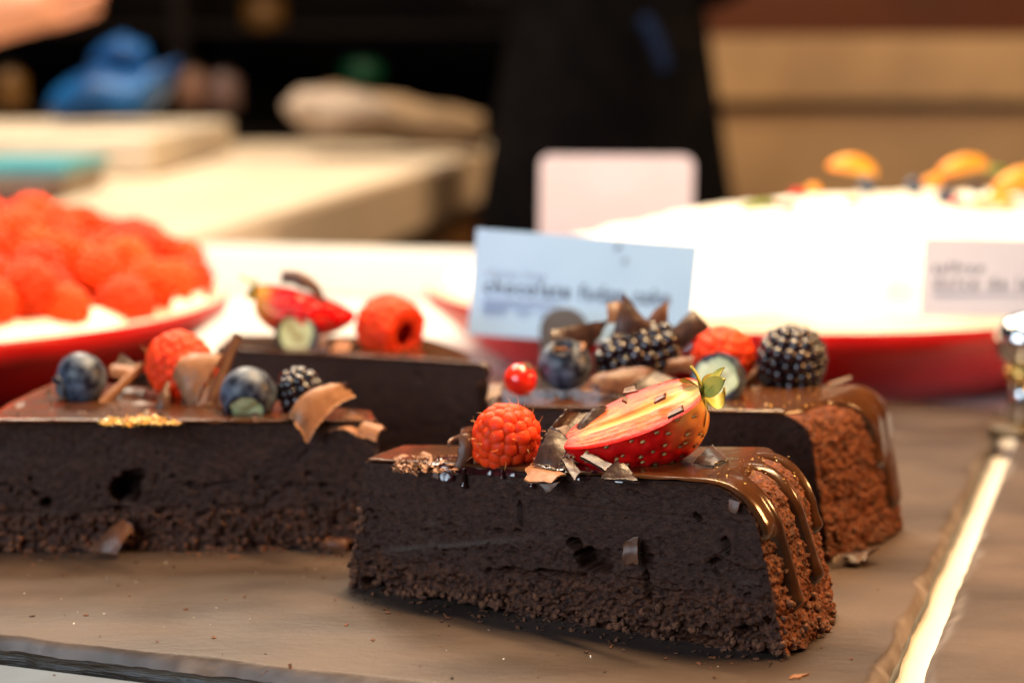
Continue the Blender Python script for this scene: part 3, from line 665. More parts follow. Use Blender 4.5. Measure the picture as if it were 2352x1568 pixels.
# ---- fruit on the left slice
blueberry('whole blueberry at the far left end of the left slice', py(188, 868, 70.2), 1.02, (-0.75, -0.55, -0.25), 3)
blueberry('blueberry with a cut open green front beside the tall chocolate curl', py(570, 905, 67.9), 1.07, (0.0, -0.78, -0.62), 6, cut=0.74)
berry('rasp', 'raspberry', 'arched hollow raspberry behind the tall curl on the left slice', 'raspberry', py(415, 845, 71.2), (-0.45, 0.25, 0.75), 1.14, 1.27, 0.29, a0=-0.5, seed=9, hairs=10, hollow=True)
berry('black', 'blackberry', 'small blackberry at the right end of the left slice', 'blackberry', py(690, 902, 68.5), (-0.3, 0.1, 1.0), 0.72, 0.80, 0.25, a0=-0.8, seed=12)

# ---- fruit on the right slice
blueberry('whole blueberry with its crown up beside the red currant', py(1297, 838, 70.3), 1.05, (-0.1, -0.62, 0.78), 8)
berry('black', 'blackberry', 'blackberry lying under the crown-like chocolate curl', 'blackberry', py(1470, 812, 71.5), (-0.93, -0.05, -0.30), 0.90, 1.70, 0.31, a0=-0.8, seed=15)
berry('black', 'blackberry', 'upright blackberry at the glazed end of the right slice', 'blackberry', py(1816, 832, 71.0), (0.05, -0.25, 1.0), 1.18, 1.30, 0.29, a0=-0.85, seed=17)
berry('rasp', 'raspberry', 'raspberry behind the halved blueberry on the right slice', 'raspberry', py(1662, 822, 72.0), (0.2, -0.2, 1.0), 1.07, 1.07, 0.29, a0=-0.8, seed=19, hairs=8)
blueberry('halved blueberry with pale flesh just right of the strawberry top', py(1650, 872, 68.3), 1.04, (-0.50, -0.80, 0.22), 4, cut=0.30)
cur = thing('red_currant', 'shiny red currant at the left end of the right slice', 'red currant', py(1195, 872, 69.3) - [0, 0, .62])
c0 = py(1195, 872, 69.3); mk('skin', ICO[4][0] * .63 + c0, ICO[4][1], M['currant'], cur)
mb = MB(); cax = unit((.45, -.35, .85)); Rm = frame(cax)
for k in range(7):
    t = k * .9; mb.add(*tube([c0 + cax * .6, c0 + cax * .70 + Rm[:, 0] * .1 * math.cos(t) + Rm[:, 1] * .1 * math.sin(t), c0 + cax * .68 + Rm[:, 0] * .25 * math.cos(t) + Rm[:, 1] * .25 * math.sin(t)], [.05, .04, .02], 6))
mb.mk('dry_calyx', M['dry'], cur)

# ---- fruit on the rearmost slice
strawberry('strawberry with a thin green stem on the rearmost slice', py(596, 668, 84.0), (0.93, -0.10, -0.22), (0.12, 0.55, 0.82), 4.6, 1.55, 1.55, 21,
           [(90, .8, .3, .6, .2), (200, .7, .3, .6, .2)], stem=py(550, 634, 84.5))
berry('rasp', 'raspberry', 'raspberry showing its dark hollow on the rearmost slice', 'raspberry', py(897, 752, 82.3), (-0.62, 0.55, 0.22), 1.30, 1.42, 0.33, a0=-0.55, seed=23, hollow=True)
blueberry('halved blueberry showing its round green cut on the rearmost slice', py(680, 768, 82.5), 0.98, (0.02, -1.0, 0.05), 9, cut=0.12)

# ---------------------------------------------------------------- chocolate shavings
def patch(cs, bu=0.0, bv=0.0, th=0.07, jag=0.05, seed=0, n=24, m=24, roll=0.0):
    """curved plate: corners (x pixel, y pixel, depth), bulged along its normal, with ragged rim and thickness"""
    c = [py(*q) for q in cs]; bu, bv = bu * 1.7, bv * 1.7
    u = np.linspace(0, 1, n); v = np.linspace(0, 1, m); U, Vv = np.meshgrid(u, v, indexing='ij')
    P = (c[0] * ((1 - U) * (1 - Vv))[..., None] + c[1] * (U * (1 - Vv))[..., None] + c[2] * (U * Vv)[..., None] + c[3] * ((1 - U) * Vv)[..., None])
    nn = unit(np.cross(c[1] - c[0] + c[2] - c[3], c[3] - c[0] + c[2] - c[1]))
    if nn[1] > 0: nn = -nn
    P = P + nn * (bu * 4 * U * (1 - U) + bv * 4 * Vv * (1 - Vv) + roll * U ** 3)[..., None]
    cen = P.mean((0, 1)); e = np.minimum.reduce([U, 1 - U, Vv, 1 - Vv])
    j = fbm(P * 2.6 + seed, 3, seed)[..., None] * smooth(0.22, 0, e)[..., None]
    j2 = fbm(P * 9 + seed, 2, seed + 3)[..., None] * smooth(0.12, 0, e)[..., None]; P = P + (P - cen) * (j * jag * 7 + .10 * j2) + nn * 0.03 * fbm(P * 3 + seed, 2, seed)[..., None]
    gu = np.gradient(P, axis=0); gv = np.gradient(P, axis=1); N_ = np.cross(gu, gv); N_ /= np.linalg.norm(N_, axis=-1)[..., None] + 1e-9
    thv = th * (0.75 + 0.4 * fbm(P * 2 + 5, 2, seed))[..., None] / 2
    a = (P + N_ * thv).reshape(-1, 3); b = (P - N_ * thv).reshape(-1, 3)
    k = n * m; F = gridF(n, m).tolist() + gridF(n, m, off=k, flip=True).tolist()
    idx = np.arange(k).reshape(n, m); rim = np.concatenate([idx[:, 0], idx[-1, 1:], idx[::-1, -1][1:], idx[0, ::-1][1:-1]])
    for i in range(len(rim)):
        p, q = rim[i], rim[(i + 1) % len(rim)]; F.append([p, p + k, q + k, q])
    return np.concatenate([a, b]), F
SH = 'loose chocolate shavings'
def flat_norm(o):
    me = o.data; me.polygons.foreach_set('use_smooth', [len(p.vertices) == 4 and True for p in me.polygons]); return o
def shard(label, cs, mat='choc', name='chocolate_shaving', cat='chocolate shaving', **k):
    V, F = patch(cs, **k); return flat_norm(tag(mk(name, V, F, M[mat]), label, cat, SH))
def stick(label, p, q, r, mat='choc', open_=0.8, bend=0.0, name='chocolate_curl', th=.07):
    """rolled-up shaving: a scroll around the axis p-q"""
    p = np.asarray(p, float); q = np.asarray(q, float); ax = unit(q - p); Fm = frame(ax, (0, -1, .3)); n, m = 20, 34
    u = np.linspace(0, 1, n); a = np.linspace(0, 2 * math.pi * (1 + open_), m); U, A_ = np.meshgrid(u, a, indexing='ij')
    rr = r * (1 - 0.07 * A_) * (1 - .15 * U); rag = 0.10 * r * fbm(np.stack([A_ * 1.2, U * 3, U * 0], -1), 3, 4)
    P = p + (q - p) * (U + rag * (U - .5) * 1.2)[..., None] + (rr * np.cos(A_))[..., None] * Fm[:, 0] + (rr * np.sin(A_))[..., None] * Fm[:, 1] + np.array([0, 0, bend]) * (4 * U * (1 - U))[..., None]
    gu = np.gradient(P, axis=0); gv = np.gradient(P, axis=1); N_ = np.cross(gu, gv); N_ /= np.linalg.norm(N_, axis=-1)[..., None]
    aV = (P + N_ * th / 2).reshape(-1, 3); bV = (P - N_ * th / 2).reshape(-1, 3); k = n * m
    F = gridF(n, m).tolist() + gridF(n, m, off=k, flip=True).tolist(); idx = np.arange(k).reshape(n, m)
    rim = np.concatenate([idx[:, 0], idx[-1, 1:], idx[::-1, -1][1:], idx[0, ::-1][1:-1]])
    for i in range(len(rim)): x, y = rim[i], rim[(i + 1) % len(rim)]; F.append([x, x + k, y + k, y])
    return tag(mk(name, np.concatenate([aV, bV]), F, M[mat]), label, 'chocolate curl', SH)

# nearest slice
shard('upright folded shaving at the left of the glowing raspberry', [(1040, 1088, 59.3), (1054, 990, 59.6), (1090, 995, 59.9), (1082, 1062, 59.6)], bu=.10, bv=.12, seed=1)
shard('dark shaving tucked behind the glowing raspberry', [(1062, 1005, 60.3), (1056, 984, 60.5), (1122, 968, 61.2), (1118, 1015, 61.2)], mat='choc', bv=.15, seed=2)
shard('thin hooked sliver curling out left of the glowing raspberry', [(1027, 1018, 59.6), (1029, 1026, 59.6), (1064, 1006, 60.0), (1062, 996, 60.0)], bu=.05, bv=-.15, th=.07, seed=3, jag=.02)
shard('shiny dark shard leaning between raspberry and strawberry', [(1246, 1004, 59.0), (1300, 938, 59.8), (1362, 946, 60.2), (1310, 1006, 59.3)], mat='choc_dark', bv=-.12, seed=4, jag=.03)
shard('dark shard leaning against the tip of the strawberry', [(1300, 1006, 58.6), (1352, 950, 59.0), (1398, 932, 59.0), (1372, 985, 58.4)], mat='choc_dark', bv=.10, seed=5, jag=.03)
shard('flat dark plate standing just right of the glowing raspberry', [(1226, 1064, 57.9), (1264, 986, 58.5), (1311, 1011, 58.2), (1278, 1082, 57.3)], mat='choc_dark', bu=.05, bv=.04, seed=6, jag=.03, th=.11)
shard('small ragged block on top of the dark plate by the strawberry tip', [(1268, 990, 58.6), (1300, 978, 58.9), (1312, 1008, 58.5), (1290, 1004, 58.3)], mat='choc', seed=7, jag=.12, th=.2)
shard('orange-lit flat flake on the front edge below the raspberry', [(1204, 1104, 57.0), (1222, 1062, 58.6), (1302, 1092, 57.0), (1268, 1108, 56.5)], mat='choc_milk', bu=.05, seed=8, jag=.03)
shard('tiny chip stuck under the orange-lit flake', [(1238, 1110, 56.75), (1282, 1108, 56.5), (1268, 1126, 56.55), (1254, 1132, 56.6)], mat='choc', seed=9, th=.07)
shard('narrow dark splinter in the syrup before the strawberry tip', [(1288, 1052, 57.6), (1302, 1046, 57.8), (1336, 1086, 56.8), (1318, 1104, 56.3)], mat='choc_dark', seed=10, jag=.03)
shard('long dark splinter leaning on the front of the strawberry', [(1334, 1050, 57.0), (1350, 1042, 57.2), (1424, 1074, 56.2), (1400, 1090, 55.9)], mat='choc_dark', seed=11, jag=.04, th=.14)
shard('dark pointed block in the syrup under the strawberry', [(1384, 1100, 55.7), (1414, 1058, 56.0), (1436, 1066, 56.0), (1466, 1104, 55.3)], mat='choc_dark', seed=12, jag=.05, th=.2)
shard('flat dark shard right of the strawberry on the glaze', [(1592, 1064, 56.9), (1636, 1022, 58.3), (1672, 1058, 57.3), (1640, 1070, 56.6)], mat='choc_dark', bu=.05, seed=13, jag=.02)
shard('small flat flake on the glaze near the rounded corner', [(1652, 1100, 55.4), (1672, 1088, 56.2), (1726, 1104, 55.3), (1690, 1113, 54.7)], mat='choc', bu=.08, seed=14, jag=.03)
shard('little stub standing on the front edge right of the strawberry', [(1626, 1120, 54.9), (1628, 1090, 55.1), (1646, 1092, 55.1), (1644, 1120, 54.9)], mat='choc', seed=15, th=.16, jag=.05)
shard('ragged flake wedged in the cut face of the nearest slice', [(1434, 1300, 55.6), (1436, 1246, 55.8), (1466, 1238, 55.7), (1464, 1292, 55.5)], mat='choc', bu=.06, seed=16, jag=.10, th=.14)
shard('small chip pressed into the upper right of the cut face', [(1670, 1172, 54.15), (1674, 1146, 54.3), (1700, 1152, 54.15), (1690, 1180, 54.1)], mat='choc', seed=17, th=.12)
for i, (lab, cs) in enumerate([('thick chocolate chip on the upper edge of the strawberry', [(1430, 905, 58.3), (1434, 892, 58.5), (1462, 885, 58.5), (1466, 898, 58.2)]),
        ('narrow chocolate chip midway along the strawberry cut', [(1502, 926, 57.5), (1506, 916, 57.7), (1530, 904, 57.7), (1528, 914, 57.5)]),
        ('chocolate chip nearest the leaves on the strawberry cut', [(1536, 960, 56.5), (1538, 950, 56.7), (1570, 930, 56.7), (1572, 942, 56.5)]),
        ('tiny chip on the red rim of the strawberry', [(1428, 920, 57.9), (1430, 912, 58.1), (1442, 914, 58.1), (1440, 926, 57.9)])]):
    shard(lab, cs, mat='choc', seed=20 + i, th=.12, n=6, m=6)
for i, (lab, cs) in enumerate([('curved flake in the crumb heap at the tip of the nearest slice', [(928, 1082, 60.2), (938, 1058, 60.6), (976, 1078, 60.3), (962, 1096, 59.9)]),
        ('flake standing out of the crumb heap, right hand one', [(994, 1096, 59.5), (1000, 1068, 59.8), (1016, 1074, 59.7), (1008, 1100, 59.4)]),
        ('pale flake lying at the left of the crumb heap', [(906, 1068, 60.8), (920, 1044, 61.3), (946, 1048, 61.3), (936, 1070, 60.7)]),
        ('flake on top of the crumb heap', [(962, 1050, 61), (974, 1038, 61.3), (996, 1048, 61), (984, 1058, 60.8)])]):
    shard(lab, cs, mat='choc_milk' if i > 1 else 'choc', seed=30 + i, bu=.06, th=.07, n=10, m=10)

# left slice
t = thing('chocolate_curl', 'tall pale chocolate curl standing in the middle of the left slice', 'chocolate curl', py(460, 940, 69.5), SH)
V, F = patch([(440, 946, 69.0), (400, 868, 69.6), (424, 816, 70.2), (516, 812, 69.9)], bu=.10, bv=.2, seed=40, jag=.02, th=.09); flat_norm(mk('broad_leaf', V, F, M['choc_milk'], t))
V, F = patch([(440, 946, 69.0), (516, 812, 69.9), (500, 830, 69.8), (474, 926, 69.0)], bu=.05, seed=41, jag=.01, th=.09); flat_norm(mk('broad_leaf', V, F, M['choc_milk'], t))
o = stick('x', py(478, 934, 69.0), py(544, 770, 70.6), .24, 'choc', open_=.6); del o['label'], o['category'], o['group']
for nm_ in ('rolled_edge',): o.name = nm_; mw = o.location.copy(); o.parent = t; o.location = mw - t.location
stick('rolled chocolate stick leaning beside the left blueberry', py(232, 930, 69.6), py(326, 838, 71.6), .22, 'choc_milk')
shard('upright leaf-shaped shaving in front of the arched raspberry', [(358, 958, 68.3), (366, 908, 68.6), (388, 876, 68.9), (392, 952, 68.3)], mat='choc', bu=.1, bv=.08, seed=42)
shard('flat flake near the left corner of the left slice', [(74, 956, 68.4), (98, 926, 70.4), (168, 926, 70.4), (136, 958, 68.4)], mat='choc_milk', bu=.08, seed=43, jag=.05)
shard('thin splinter sticking up at the left corner of the left slice', [(92, 926, 70.8), (88, 918, 71), (112, 892, 71.4), (120, 896, 71.3)], mat='choc', seed=44, th=.1, n=8, m=8)
shard('sunny flake behind the rolled chocolate stick', [(254, 862, 72.5), (262, 838, 73.2), (318, 846, 72.9), (312, 874, 72.2)], mat='choc_milk', bu=.1, seed=45)
shard('dark sliver standing behind the left blueberry', [(262, 838, 73.2), (278, 812, 73.6), (318, 842, 73.4), (312, 852, 73.2)], mat='choc_dark', seed=46, n=8, m=8)
shard('curved flake lying between blueberry and arched raspberry', [(266, 912, 70.6), (286, 892, 71.6), (346, 898, 71.2), (330, 916, 70.2)], mat='choc', bu=.1, seed=47)
shard('flake lying on the glaze below the rolled stick', [(296, 940, 69.0), (318, 920, 70.0), (366, 930, 69.4), (340, 946, 68.6)], mat='choc', bu=.08, seed=48)
shard('dark flake at the foot of the tall curl', [(396, 950, 68.4), (410, 930, 69.2), (452, 942, 68.6), (436, 960, 67.9)], mat='choc_dark', seed=49, jag=.1)
V, F = patch([(664, 976, 66.9), (740, 926, 67.4), (818, 910, 67.2), (706, 1020, 65.6)], bu=.22, bv=.45, seed=50, jag=.02)
t = thing('chocolate_curl', 'wide arched curl hanging over the front right corner of the left slice', 'chocolate curl', py(720, 990, 66.4), SH)
flat_norm(mk('arched_sheet', V, F, M['choc_milk'], t))
V, F = patch([(740, 930, 67.5), (790, 880, 68), (800, 888, 68), (756, 934, 67.4)], bv=.1, seed=51, n=8, m=8); mk('thin_ribbon', V, F, M['choc'], t)
V, F = patch([(756, 934, 67.6), (764, 896, 68.2), (772, 898, 68.2), (772, 930, 67.6)], bv=.1, seed=52, n=8, m=8); mk('thin_ribbon', V, F, M['choc'], t)
shard('cupped flake beside the arched curl, over the corner', [(752, 992, 66.4), (792, 950, 67.1), (838, 956, 67.0), (822, 998, 66.0)], mat='choc_milk', bu=-.12, bv=.12, seed=53)
shard('rightmost flake at the tip of the left slice', [(820, 1000, 66.1), (846, 964, 66.9), (892, 986, 66.5), (862, 1008, 65.9)], mat='choc_milk', bu=.12, seed=54)
shard('chocolate shard lying on the slate against the left slice', [(203, 1268, 65.5), (286, 1192, 65.9), (308, 1216, 65.6), (268, 1276, 65.0)], mat='choc', bu=.08, bv=.08, seed=55, jag=.02)
shard('lumpy crumb of chocolate at the foot of the left slice, right end', [(748, 1262, 65.9), (756, 1238, 66.1), (806, 1240, 66.1), (800, 1262, 65.9)], mat='choc', bu=.1, seed=56, th=.25, jag=.12)

# right slice: crown-like curl over the blackberry
t = thing('chocolate_curl', 'crown-like dark curl standing over the lying blackberry', 'chocolate curl', py(1450, 770, 71.5), SH)
for i, (cs, bu, bv, mt) in enumerate([([(1266, 778, 70.6), (1262, 758, 70.9), (1404, 734, 71.4), (1352, 806, 71.0)], .05, .12, 'choc_dark'),
        ([(1396, 742, 71.3), (1392, 700, 71.9), (1424, 692, 72.0), (1436, 748, 71.4)], .1, .1, 'choc'),
        ([(1404, 770, 71.0), (1434, 676, 71.6), (1470, 726, 71.5), (1530, 772, 71.2)], .12, .15, 'choc_dark'),
        ([(1476, 752, 71.7), (1500, 716, 71.9), (1534, 688, 72.1), (1532, 758, 71.8)], .1, .1, 'choc'),
        ([(1520, 776, 71.4), (1592, 710, 71.8), (1630, 752, 71.5), (1566, 802, 71.2)], .1, .2, 'choc_dark')]):
    V, F = patch(cs, bu=bu * .5, bv=bv * .5, seed=60 + i, jag=.015, th=.055); flat_norm(mk('curl_petal', V, F, M[mt], t))
shard('flat flake resting on top of the crowned blueberry', [(1262, 802, 69.8), (1276, 784, 70.6), (1350, 788, 70.6), (1340, 804, 69.8)], mat='choc_milk', seed=66, n=8, m=8)
shard('long arched shard in front of the lying blackberry', [(1318, 900, 69.0), (1424, 848, 69.8), (1508, 852, 69.8), (1420, 912, 68.7)], mat='choc', bu=.15, bv=.1, seed=67)
shard('dark shard between the arched shard and the strawberry leaves', [(1420, 912, 68.7), (1508, 852, 69.7), (1556, 872, 69.3), (1500, 916, 68.7)], mat='choc_dark', bu=.08, seed=68)
shard('shaving leaning on the right of the lying blackberry', [(1528, 856, 69.6), (1534, 828, 70.0), (1592, 816, 70.4), (1586, 852, 69.8)], mat='choc', bu=.12, seed=69)
shard('thin curl hugging the right side of the rear raspberry', [(1712, 896, 70.4), (1722, 872, 70.8), (1744, 838, 71.2), (1742, 876, 70.6)], mat='choc', bu=.2, seed=70)
shard('folded flake in front of the upright blackberry', [(1850, 926, 69.4), (1856, 908, 70.2), (1916, 902, 70.4), (1904, 932, 69.3)], mat='choc', bu=.12, bv=.1, seed=71)
shard('thin sliver sticking up at the glazed end of the right slice', [(1902, 888, 71.8), (1906, 878, 72), (1956, 862, 72.2), (1954, 870, 72.1)], mat='choc', seed=72, n=8, m=8)
shard('pale flake beside the red currant at the slice tip', [(1118, 920, 69.3), (1126, 880, 70.5), (1160, 878, 70.7), (1150, 906, 69.6)], mat='choc', bu=.08, seed=73)
shard('upright shaving behind the red currant', [(1214, 874, 70.8), (1222, 846, 71.0), (1250, 826, 71.2), (1252, 866, 70.9)], mat='choc', seed=74, n=8, m=8)
shard('ragged scrap on the slate at the foot of the right slice', [(1915, 1292, 63.9), (1935, 1278, 64.6), (2000, 1268, 65.0), (1990, 1292, 64.0)], mat='choc_dark', bu=.12, seed=75, jag=.15, th=.16)
shard('tiny orange crumb on the slate near the lower edge', [(1806, 1562, 51.8), (1812, 1550, 52.2), (1852, 1550, 52.2), (1840, 1560, 51.8)], mat='choc_milk', seed=76, n=8, m=8, th=.12, jag=.12)
# rearmost slice
shard('brown curl lying over the rear strawberry', [(640, 650, 83.0), (648, 632, 83.6), (700, 640, 83.6), (745, 690, 82.8)], mat='choc', bu=.25, bv=.15, seed=80)
shard('upright pale shaving between rear strawberry and hollow raspberry', [(726, 812, 80.9), (738, 768, 81.6), (756, 766, 81.6), (756, 812, 80.8)], mat='choc', bu=.1, seed=81)
shard('small amber flake before the hollow raspberry', [(762, 806, 81.2), (772, 780, 82.4), (808, 786, 82.0), (800, 808, 81.0)], mat='choc_milk', seed=82, n=8, m=8)

# uncountable bits
def flakes(name, label, cat, pts, smin, smax, mat, seed):
    r = np.random.default_rng(seed); mb = MB()
    for p in pts:
        s = r.uniform(smin, smax); V, F = box((-s, -s * r.uniform(.3, .8), -s * .16), (s, s * r.uniform(.3, .8), s * .16))
        V = V * (1 + .35 * r.normal(size=V.shape)); Rm_ = np.array(Matrix.Rotation(r.normal(0, .7), 3, Vector(unit(r.normal(size=3)))) @ Matrix.Rotation(r.uniform(0, 6.28), 3, 'Z'))
        mb.add(V @ Rm_.T + p, F)
    return tag(mb.mk(name, mat, sm=False), label, cat, kind='stuff')
r = np.random.default_rng(5)
gp = []
for _ in range(330):
    gx = 322 + 58 * (r.beta(2.2, 2.2) * 2 - 1) * 1.75; gy = 974 - abs(r.normal(0, 9)) * (1 - .6 * abs(gx - 322) / 105)
    gp.append(pz(gx, gy, 5.06 + r.uniform(0, .10) + .25 * (r.random() < .06)))
flakes('gold_flakes', 'glinting yellow flakes strewn along the front of the left slice', 'flakes', gp, .02, .12, M['flake'], 6)
pts = [pz(r.uniform(905, 1045), r.uniform(1046, 1084), 4.62 + abs(r.normal(0, .16))) for _ in range(240)]
flakes('chocolate_crumbs', 'heap of tiny chocolate crumbs at the tip of the nearest slice', 'crumbs', pts, .03, .11, M['choc_milk'], 7)
pts = [pz(r.uniform(1640, 1840), r.uniform(1048, 1110), 5.35 + .12) for _ in range(46)] + [pz(r.uniform(1690, 1900), r.uniform(888, 940), 5.5 + .12) for _ in range(40)]
flakes('sprinkled_crumbs', 'tiny golden crumbs sprinkled over the glaze', 'crumbs', pts, .015, .045, M['flake'], 8)
pts = [pz(r.uniform(40, 860), r.uniform(900, 968), 4.98 + .1) for _ in range(90)]
pts = [p_ for p_ in pts if -19.2 < p_[0] < -5.4 and p_[1] < 66.4 + (-5.0 - p_[0]) * .48]
flakes('fine_shavings', 'fine chocolate shavings scattered over the top of the left slice', 'shavings', pts, .03, .16, M['choc'], 10)
pts = [pz(r.uniform(1150, 1700), r.uniform(880, 925), 5.2 + .1) for _ in range(70)]
pts = [p_ for p_ in pts if 69 - .3 * p_[0] < p_[1] < 71.3]
flakes('fine_shavings', 'fine chocolate shavings scattered among the berries of the right slice', 'shavings', pts, .03, .15, M['choc'], 12)
ckf = CAKES['front']; pts = []
for _ in range(150):
    t_ = r.random(); p_ = ckf['A'] + (ckf['B'] - ckf['A']) * t_ + np.array([-.48, -.88]) * abs(r.normal(0, .9)); pts.append([p_[0], p_[1], .04])
for _ in range(90): pts.append([r.uniform(-19, -5), 66.1 - abs(r.normal(0, .9)), .04])
for _ in range(70): q_ = pz(r.uniform(60, 2050), r.uniform(1290, 1560), .03); pts.append(list(q_))
flakes('loose_crumbs', 'dark crumbs fallen on the slate along the cut faces', 'crumbs', pts, .02, .085, M['crumb'], 14)
pts = [pz(r.uniform(850, 2000), r.uniform(1300, 1560), 0.02) for _ in range(16)] + [pz(r.uniform(0, 800), r.uniform(1285, 1440), 0.02) for _ in range(22)]
flakes('dust_specks', 'pale specks scattered over the front of the slate', 'crumbs', pts, .012, .03, M['dishwhite'], 9)

# ---------------------------------------------------------------- red dishes and their desserts
def dish(label, c, R, z0, z1, rb):
    root = thing('red_dish', label, 'dish', (c[0], c[1], z0), 'red ceramic dishes')
    lip = 1.25
    prof = [(0, z0 + .02), (rb - .4, z0 + .02), (rb, z0 + .15), (rb + (R - rb) * .55, z0 + (z1 - z0) * .42), (R - .45, z1 - lip - .1), (R - .1, z1 - lip + .15), (R, z1 - .35), (R - .12, z1 - .08)]
    V, F = revolve(prof, 128); mk('outside', V + [c[0], c[1], 0], F, M['red'], root)
    prof = [(R - .12, z1 - .08), (R - .3, z1), (R - .75, z1 - .05), (R - 1.2, z1 - .6), (rb, z0 + .8), (0, z0 + .7)]
    V, F = revolve(prof, 128); mk('glazed_inside', V + [c[0], c[1], 0], F, M['dishwhite'], root)
    return root
def mound(name, label, cat, c, prof, mat, seed, amp, tilt=0.0):
    p = np.array(prof, float); s = np.linspace(0, 1, 60); d = np.concatenate([[0], np.cumsum(np.hypot(*np.diff(p, axis=0).T))]); d /= d[-1]
    pr = np.stack([np.interp(s, d, p[:, 0]), np.interp(s, d, p[:, 1])], 1)
    V, F = revolve(pr, 140); n = fbm(np.stack([V[:, 0] * .28, V[:, 1] * .28, V[:, 2] * .3 + seed], -1), 4, seed)
    rad = V[:, :2] / (np.linalg.norm(V[:, :2], axis=1)[:, None] + 1e-6); V[:, 2] += amp * n * smooth(prof[0][1], prof[0][1] + 1.5, V[:, 2]); V[:, :2] += rad * (amp * .6 * n)[:, None]
    V[:, 2] += tilt * V[:, 0] * smooth(4, 7, V[:, 2])
    return tag(mk(name, V + [c[0], c[1], 0], F, mat), label, cat)

DL = np.array([-38.0, 103.2]); DR = np.array([17.0, 118.2])
dish('red dish heaped with raspberries at the left edge', DL, 21.6, 0.02, 4.9, 16)
mound('cream_tart', 'white cream base under the heaped raspberries', 'tart', DL, [(20.4, 4.3), (20.2, 5.0), (19.2, 5.4), (17, 5.6), (10, 6.0), (0, 6.2)], M['cream'], 4, .3)
dish('wide red dish under the tall white cream dessert', DR, 22.6, -1.03, 4.0, 17.6)
cream = mound('cream_dessert', 'tall white whipped cream dessert with fruit in the red dish', 'dessert', DR, [(21.3, 3.4), (21.3, 4.6), (20.2, 6.0), (18.5, 6.7), (15.5, 7.4), (11.5, 8.1), (7, 8.6), (0, 8.9)], M['cream'], 8, .8, tilt=.13)

def cream_z(x, y):
    rr = math.hypot(x - DR[0], y - DR[1]); return float(np.interp(rr, [0, 7, 11.5, 15.5, 18.5, 20.2], [9.9, 9.6, 8.9, 7.9, 7.0, 6.0]))
# raspberries of the heap: one joined berry mesh, copied
def rasp_mesh():
    mb = MB(); V0, F0 = ICO[2]; rg = np.random.default_rng(2)
    V, F = revolve([(0, -.8)] + [(1.1 * abs(math.cos(x)) ** .78, 1.25 * math.sin(x)) for x in np.linspace(-.7, math.pi / 2, 12)], 24); mb.add(V, F)
    for p, nn in drupelet_layout(1.15, 1.3, .30, -.7, 1.6, rg): mb.add(V0 * .31 + p, F0)
    me = bpy.data.meshes.new('heaped_raspberry'); me.from_pydata((np.concatenate(mb.V) * S).tolist(), [], mb.F); me.materials.append(M['rasp_heap']); me.polygons.foreach_set('use_smooth', [True] * len(mb.F)); return me
RM = rasp_mesh(); rg = np.random.default_rng(11); placed = []
def heap_z(rr): return float(np.interp(rr, [0, 8, 13, 16.5, 19.5], [8.6, 8.4, 7.8, 6.8, 5.9]))
ring = [(math.radians(q), 19.0, 5.9) for q in np.arange(-150, 75, 6.6)] + [(math.radians(q + 3.3), 16.6, 7.3) for q in np.arange(-150, 75, 7.4)]
tries = 0
while tries < 9000 and len(placed) < 230:
    tries += 1
    a_ = rg.uniform(0, 6.283); rr = 19.2 * math.sqrt(rg.uniform(0, 1))
    if ring: a_, rr, _z = ring.pop(0); a_ += rg.normal(0, .02); rr += rg.normal(0, .25)
    x, y = DL[0] + rr * math.cos(a_), DL[1] + rr * math.sin(a_)
    z = heap_z(rr) + rg.uniform(-.9, .6); p = np.array([x, y, z])
    if x < -33.5 or y > 118 or any(np.linalg.norm(p - q) < 2.15 for q in placed): continue
    placed.append(p)
    o = bpy.data.objects.new('heaped_raspberry', RM); COL.objects.link(o); o.location = Vector(p) * S; ORG[o] = p
    slope = np.array([math.cos(a_), math.sin(a_), 1.2]); Rm = frame(slope + rg.normal(0, .7, 3), rg.normal(size=3)); s_ = rg.uniform(.92, 1.16)
    o.rotation_euler = Matrix(Rm.tolist()).to_euler(); o.scale = (s_, s_, s_)
    tag(o, 'ripe raspberry heaped among the others in the left red dish', 'raspberry', 'raspberries heaped in the left red dish')
# supporting layer under the visible berries so the heap has no holes, coloured dark as shade in the gaps
V, F = revolve([(17.8, 5.3), (15.5, 6.0), (12.5, 6.8), (7.5, 7.4), (0, 7.6)], 60); V[:, 2] += .5 * fbm(V * .5, 3, 2)
tag(mk('berry_gap_layer', V + [DL[0], DL[1], 0], F, M['filling']), 'dark red layer painted as gap shade beneath the heaped raspberries', 'filling')

# fruit on the cream
def wedge(label, pix, Y, L, W, mat, name, cat, tilt, group):
    c = py(pix[0], pix[1], Y); u = np.linspace(-1, 1, 22); a = np.linspace(0, 2 * math.pi, 24, endpoint=False); U, A_ = np.meshgrid(u, a, indexing='ij')
    rr = np.sqrt(np.clip(1 - U ** 2, 0, 1)) ** 1.1
    P = np.stack([U * L, rr * np.cos(A_) * W * .75, rr * np.sin(A_) * W * np.where(np.sin(A_) > 0, 1, .45) + .35 * W * (1 - U ** 2)], -1)
    Rm = np.array(Matrix.Rotation(tilt, 3, 'Y')) @ np.array(Matrix.Rotation(.3, 3, 'X'))
    return tag(mk(name, P.reshape(-1, 3) @ Rm.T + c, gridF(22, 24, True), M[mat]), label, cat, group)
G_AP = 'apricot pieces on the cream'
wedge('leftmost orange apricot piece on top of the white cream', (1958, 392), 123, 1.75, .8, 'apricot', 'apricot_piece', 'apricot', .15, G_AP)
wedge('middle orange apricot piece on top of the white cream', (2212, 392), 123, 1.85, .8, 'apricot', 'apricot_piece', 'apricot', -.2, G_AP)
wedge('rightmost apricot piece, cut by the photo edge', (2345, 432), 115, 2.0, 1.0, 'apricot', 'apricot_piece', 'apricot', -.3, G_AP)
